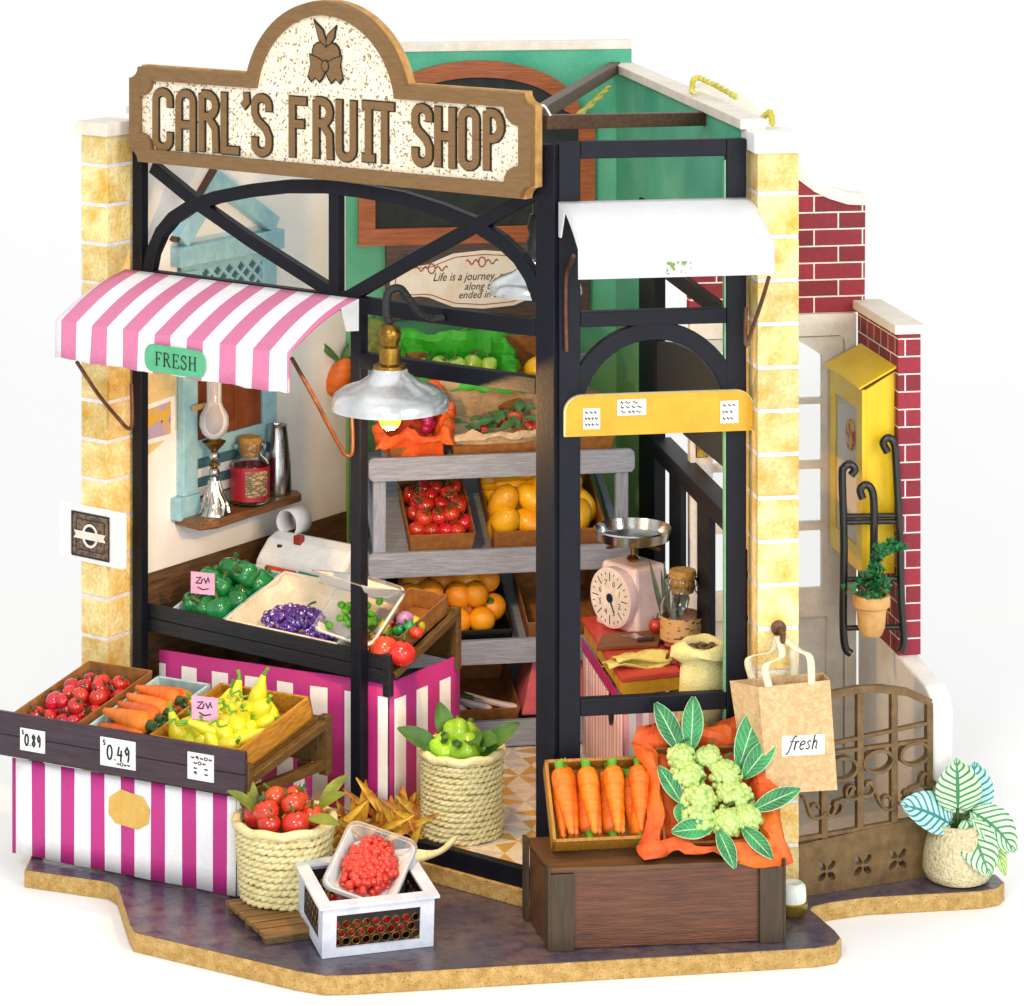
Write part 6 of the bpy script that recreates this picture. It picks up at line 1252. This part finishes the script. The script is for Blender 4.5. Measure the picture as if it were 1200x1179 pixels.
part('beans',m,mat('bean_brown','#4a3524','#6d5a2a',rough=.3,coat=.3),sa,smooth=70)
sk0=RF@V((1.93,.62,0)); solo('blue_stool','dark slate blue box carrying the yellow sack behind the window','box',MB().box(-.42,.38,-.3,.3,.645,1.745),mat('slate_blue','#46607a','#33495e',rough=.5,bump=.1),fr(sk0.x,sk0.y,0,9),base=(0,0,.645),bevel=.02)
# ---------------- striped plant in woven pot, candle ----------------
pp=G(1122,1030,.222); pot=thing('calathea_pot','cream rough textured pot with a striped leaf plant by the gate','plant',T(pp))
m=MB(); pr=[(.001,0),(.3,.0),(.38,.04),(.42,.14),(.41,.3),(.37,.5),(.32,.66),(.30,.7),(.27,.7),(.27,.6),(.001,.6)]; m.lathe(pr,40,cap=False)
part('pot',m,mat('rough_cream','#e9deba','#d6c795',rough=.95,scale=20,bscale=26,bump=1.0,speck=('#a8935a',40,.63)),pot,smooth=60)
m=MB(); m.lathe([(.001,.61),(.26,.62)],20,cap=False); part('soil',m,mat('soil','#4a3826',rough=.9,bump=.5),pot)
def leafmat(name,pale,dark):
    m,n,l,b=newmat(name); t=n.new('ShaderNodeTexCoord'); s_=n.new('ShaderNodeSeparateXYZ'); l.new(t.outputs['UV'],s_.inputs[0])
    au=mathn(n,l,'ABSOLUTE',mathn(n,l,'SUBTRACT',s_.outputs[0],.5)); ph=mathn(n,l,'FRACT',mathn(n,l,'SUBTRACT',mathn(n,l,'MULTIPLY',s_.outputs[1],8.),mathn(n,l,'MULTIPLY',au,4.5)))
    f=mathn(n,l,'MAXIMUM',mathn(n,l,'GREATER_THAN',ph,.66),mathn(n,l,'LESS_THAN',au,.035)); l.new(mixc(n,l,f,lin(pale),lin(dark)),b.inputs['Base Color']); b.inputs['Roughness'].default_value=.45; return m
LM1=leafmat('calathea_pale','#cfe9c4','#3f8a58'); LM2=leafmat('calathea_blue','#b7e0dc','#2f8584')
def cal(b_,tip,up,W_,mt,curl=.15):
    b_=V(b_); tip=V(tip); d=(tip-b_); L=d.length; d.normalize(); u=V(up); s_=d.cross(u).normalized(); u=s_.cross(d); n=16; g_=[]
    for i in range(n+1):
        t=i/n; c=b_+d*L*t+u*(L*curl*sin(pi*t)); wd=W_*max(.02,sin(pi*min(1,(t*.97+.03)**.85)))**.62; g_.append([c+s_*wd*k+u*W_*.35*abs(k)**1.5 for k in (-.5,-.38,-.2,0,.2,.38,.5)])
    m=MB(); m.sheet(g_); part('leaf',m,mt,pot,smooth=60,solid=.008)
    m=MB(); m.tube(spline([V((0,0,.6)),V((0,0,.6)).lerp(b_,.6)+V((0,0,.05)),b_]),.022,7); part('stalk',m,GREENSTEM,pot,smooth=60)
cal((0,-.02,.85),(-.03,-.12,1.5),(0,-1,.1),.56,LM1,.05)
cal((-.1,-.06,.68),(-.72,-.15,.95),(.0,-.75,.65),.5,LM2,.12)
cal((.16,.05,.78),(.22,.1,1.38),(.1,-1,.0),.5,LM2,.05)
cal((.1,-.1,.75),(.32,-.42,.18),(-.1,-.9,.5),.46,LM1,.1)
cal((.16,.0,.82),(.66,-.12,.36),(.2,-.8,.7),.48,LM1,.16)
cal((.35,.1,.6),(.56,-.05,.06),(.3,-.9,.3),.2,leafmat('calathea_lime','#d3ec9c','#7db04c'),.1)
cn=G(929,1072,.222); ca=thing('candle_bowl','tiny brass bowl with a white candle at the foot of the right pillar','candle',T(cn))
m=MB(); m.lathe([(.001,0),(.12,.0),(.17,.06),(.18,.16),(.16,.17),(.15,.1),(.001,.08)],24,cap=False); part('bowl',m,mat('pale_brass','#c7b24a','#8d7a2a',rough=.3,metal=.8),ca,smooth=50)
m=MB(); m.lathe([(.001,.08),(.15,.1),(.16,.22),(.15,.34),(.11,.38),(.001,.36)],22,cap=False); part('candle',m,mat('candle_white','#eef3ea','#dfe8dc',rough=.5,sss=.3),ca,smooth=50)
# wire plant sprigs behind the window
m=MB()
for i in range(7):
    b_=SW@V((4.9+.05*i,-.3,2.443)); leafmesh(m,b_,(rnd.uniform(-.3,.3),-.1,1),(0,-1,0),.6+.6*rnd.random(),.07,.1,6)
solo('potted_grass','grey green blades of a small plant beside the black balusters','plant',m,mat('blade_green','#6b7a66','#4a5c49',rough=.5),W0,base=SW@V((5.0,-.3,2.443)),smooth=50)
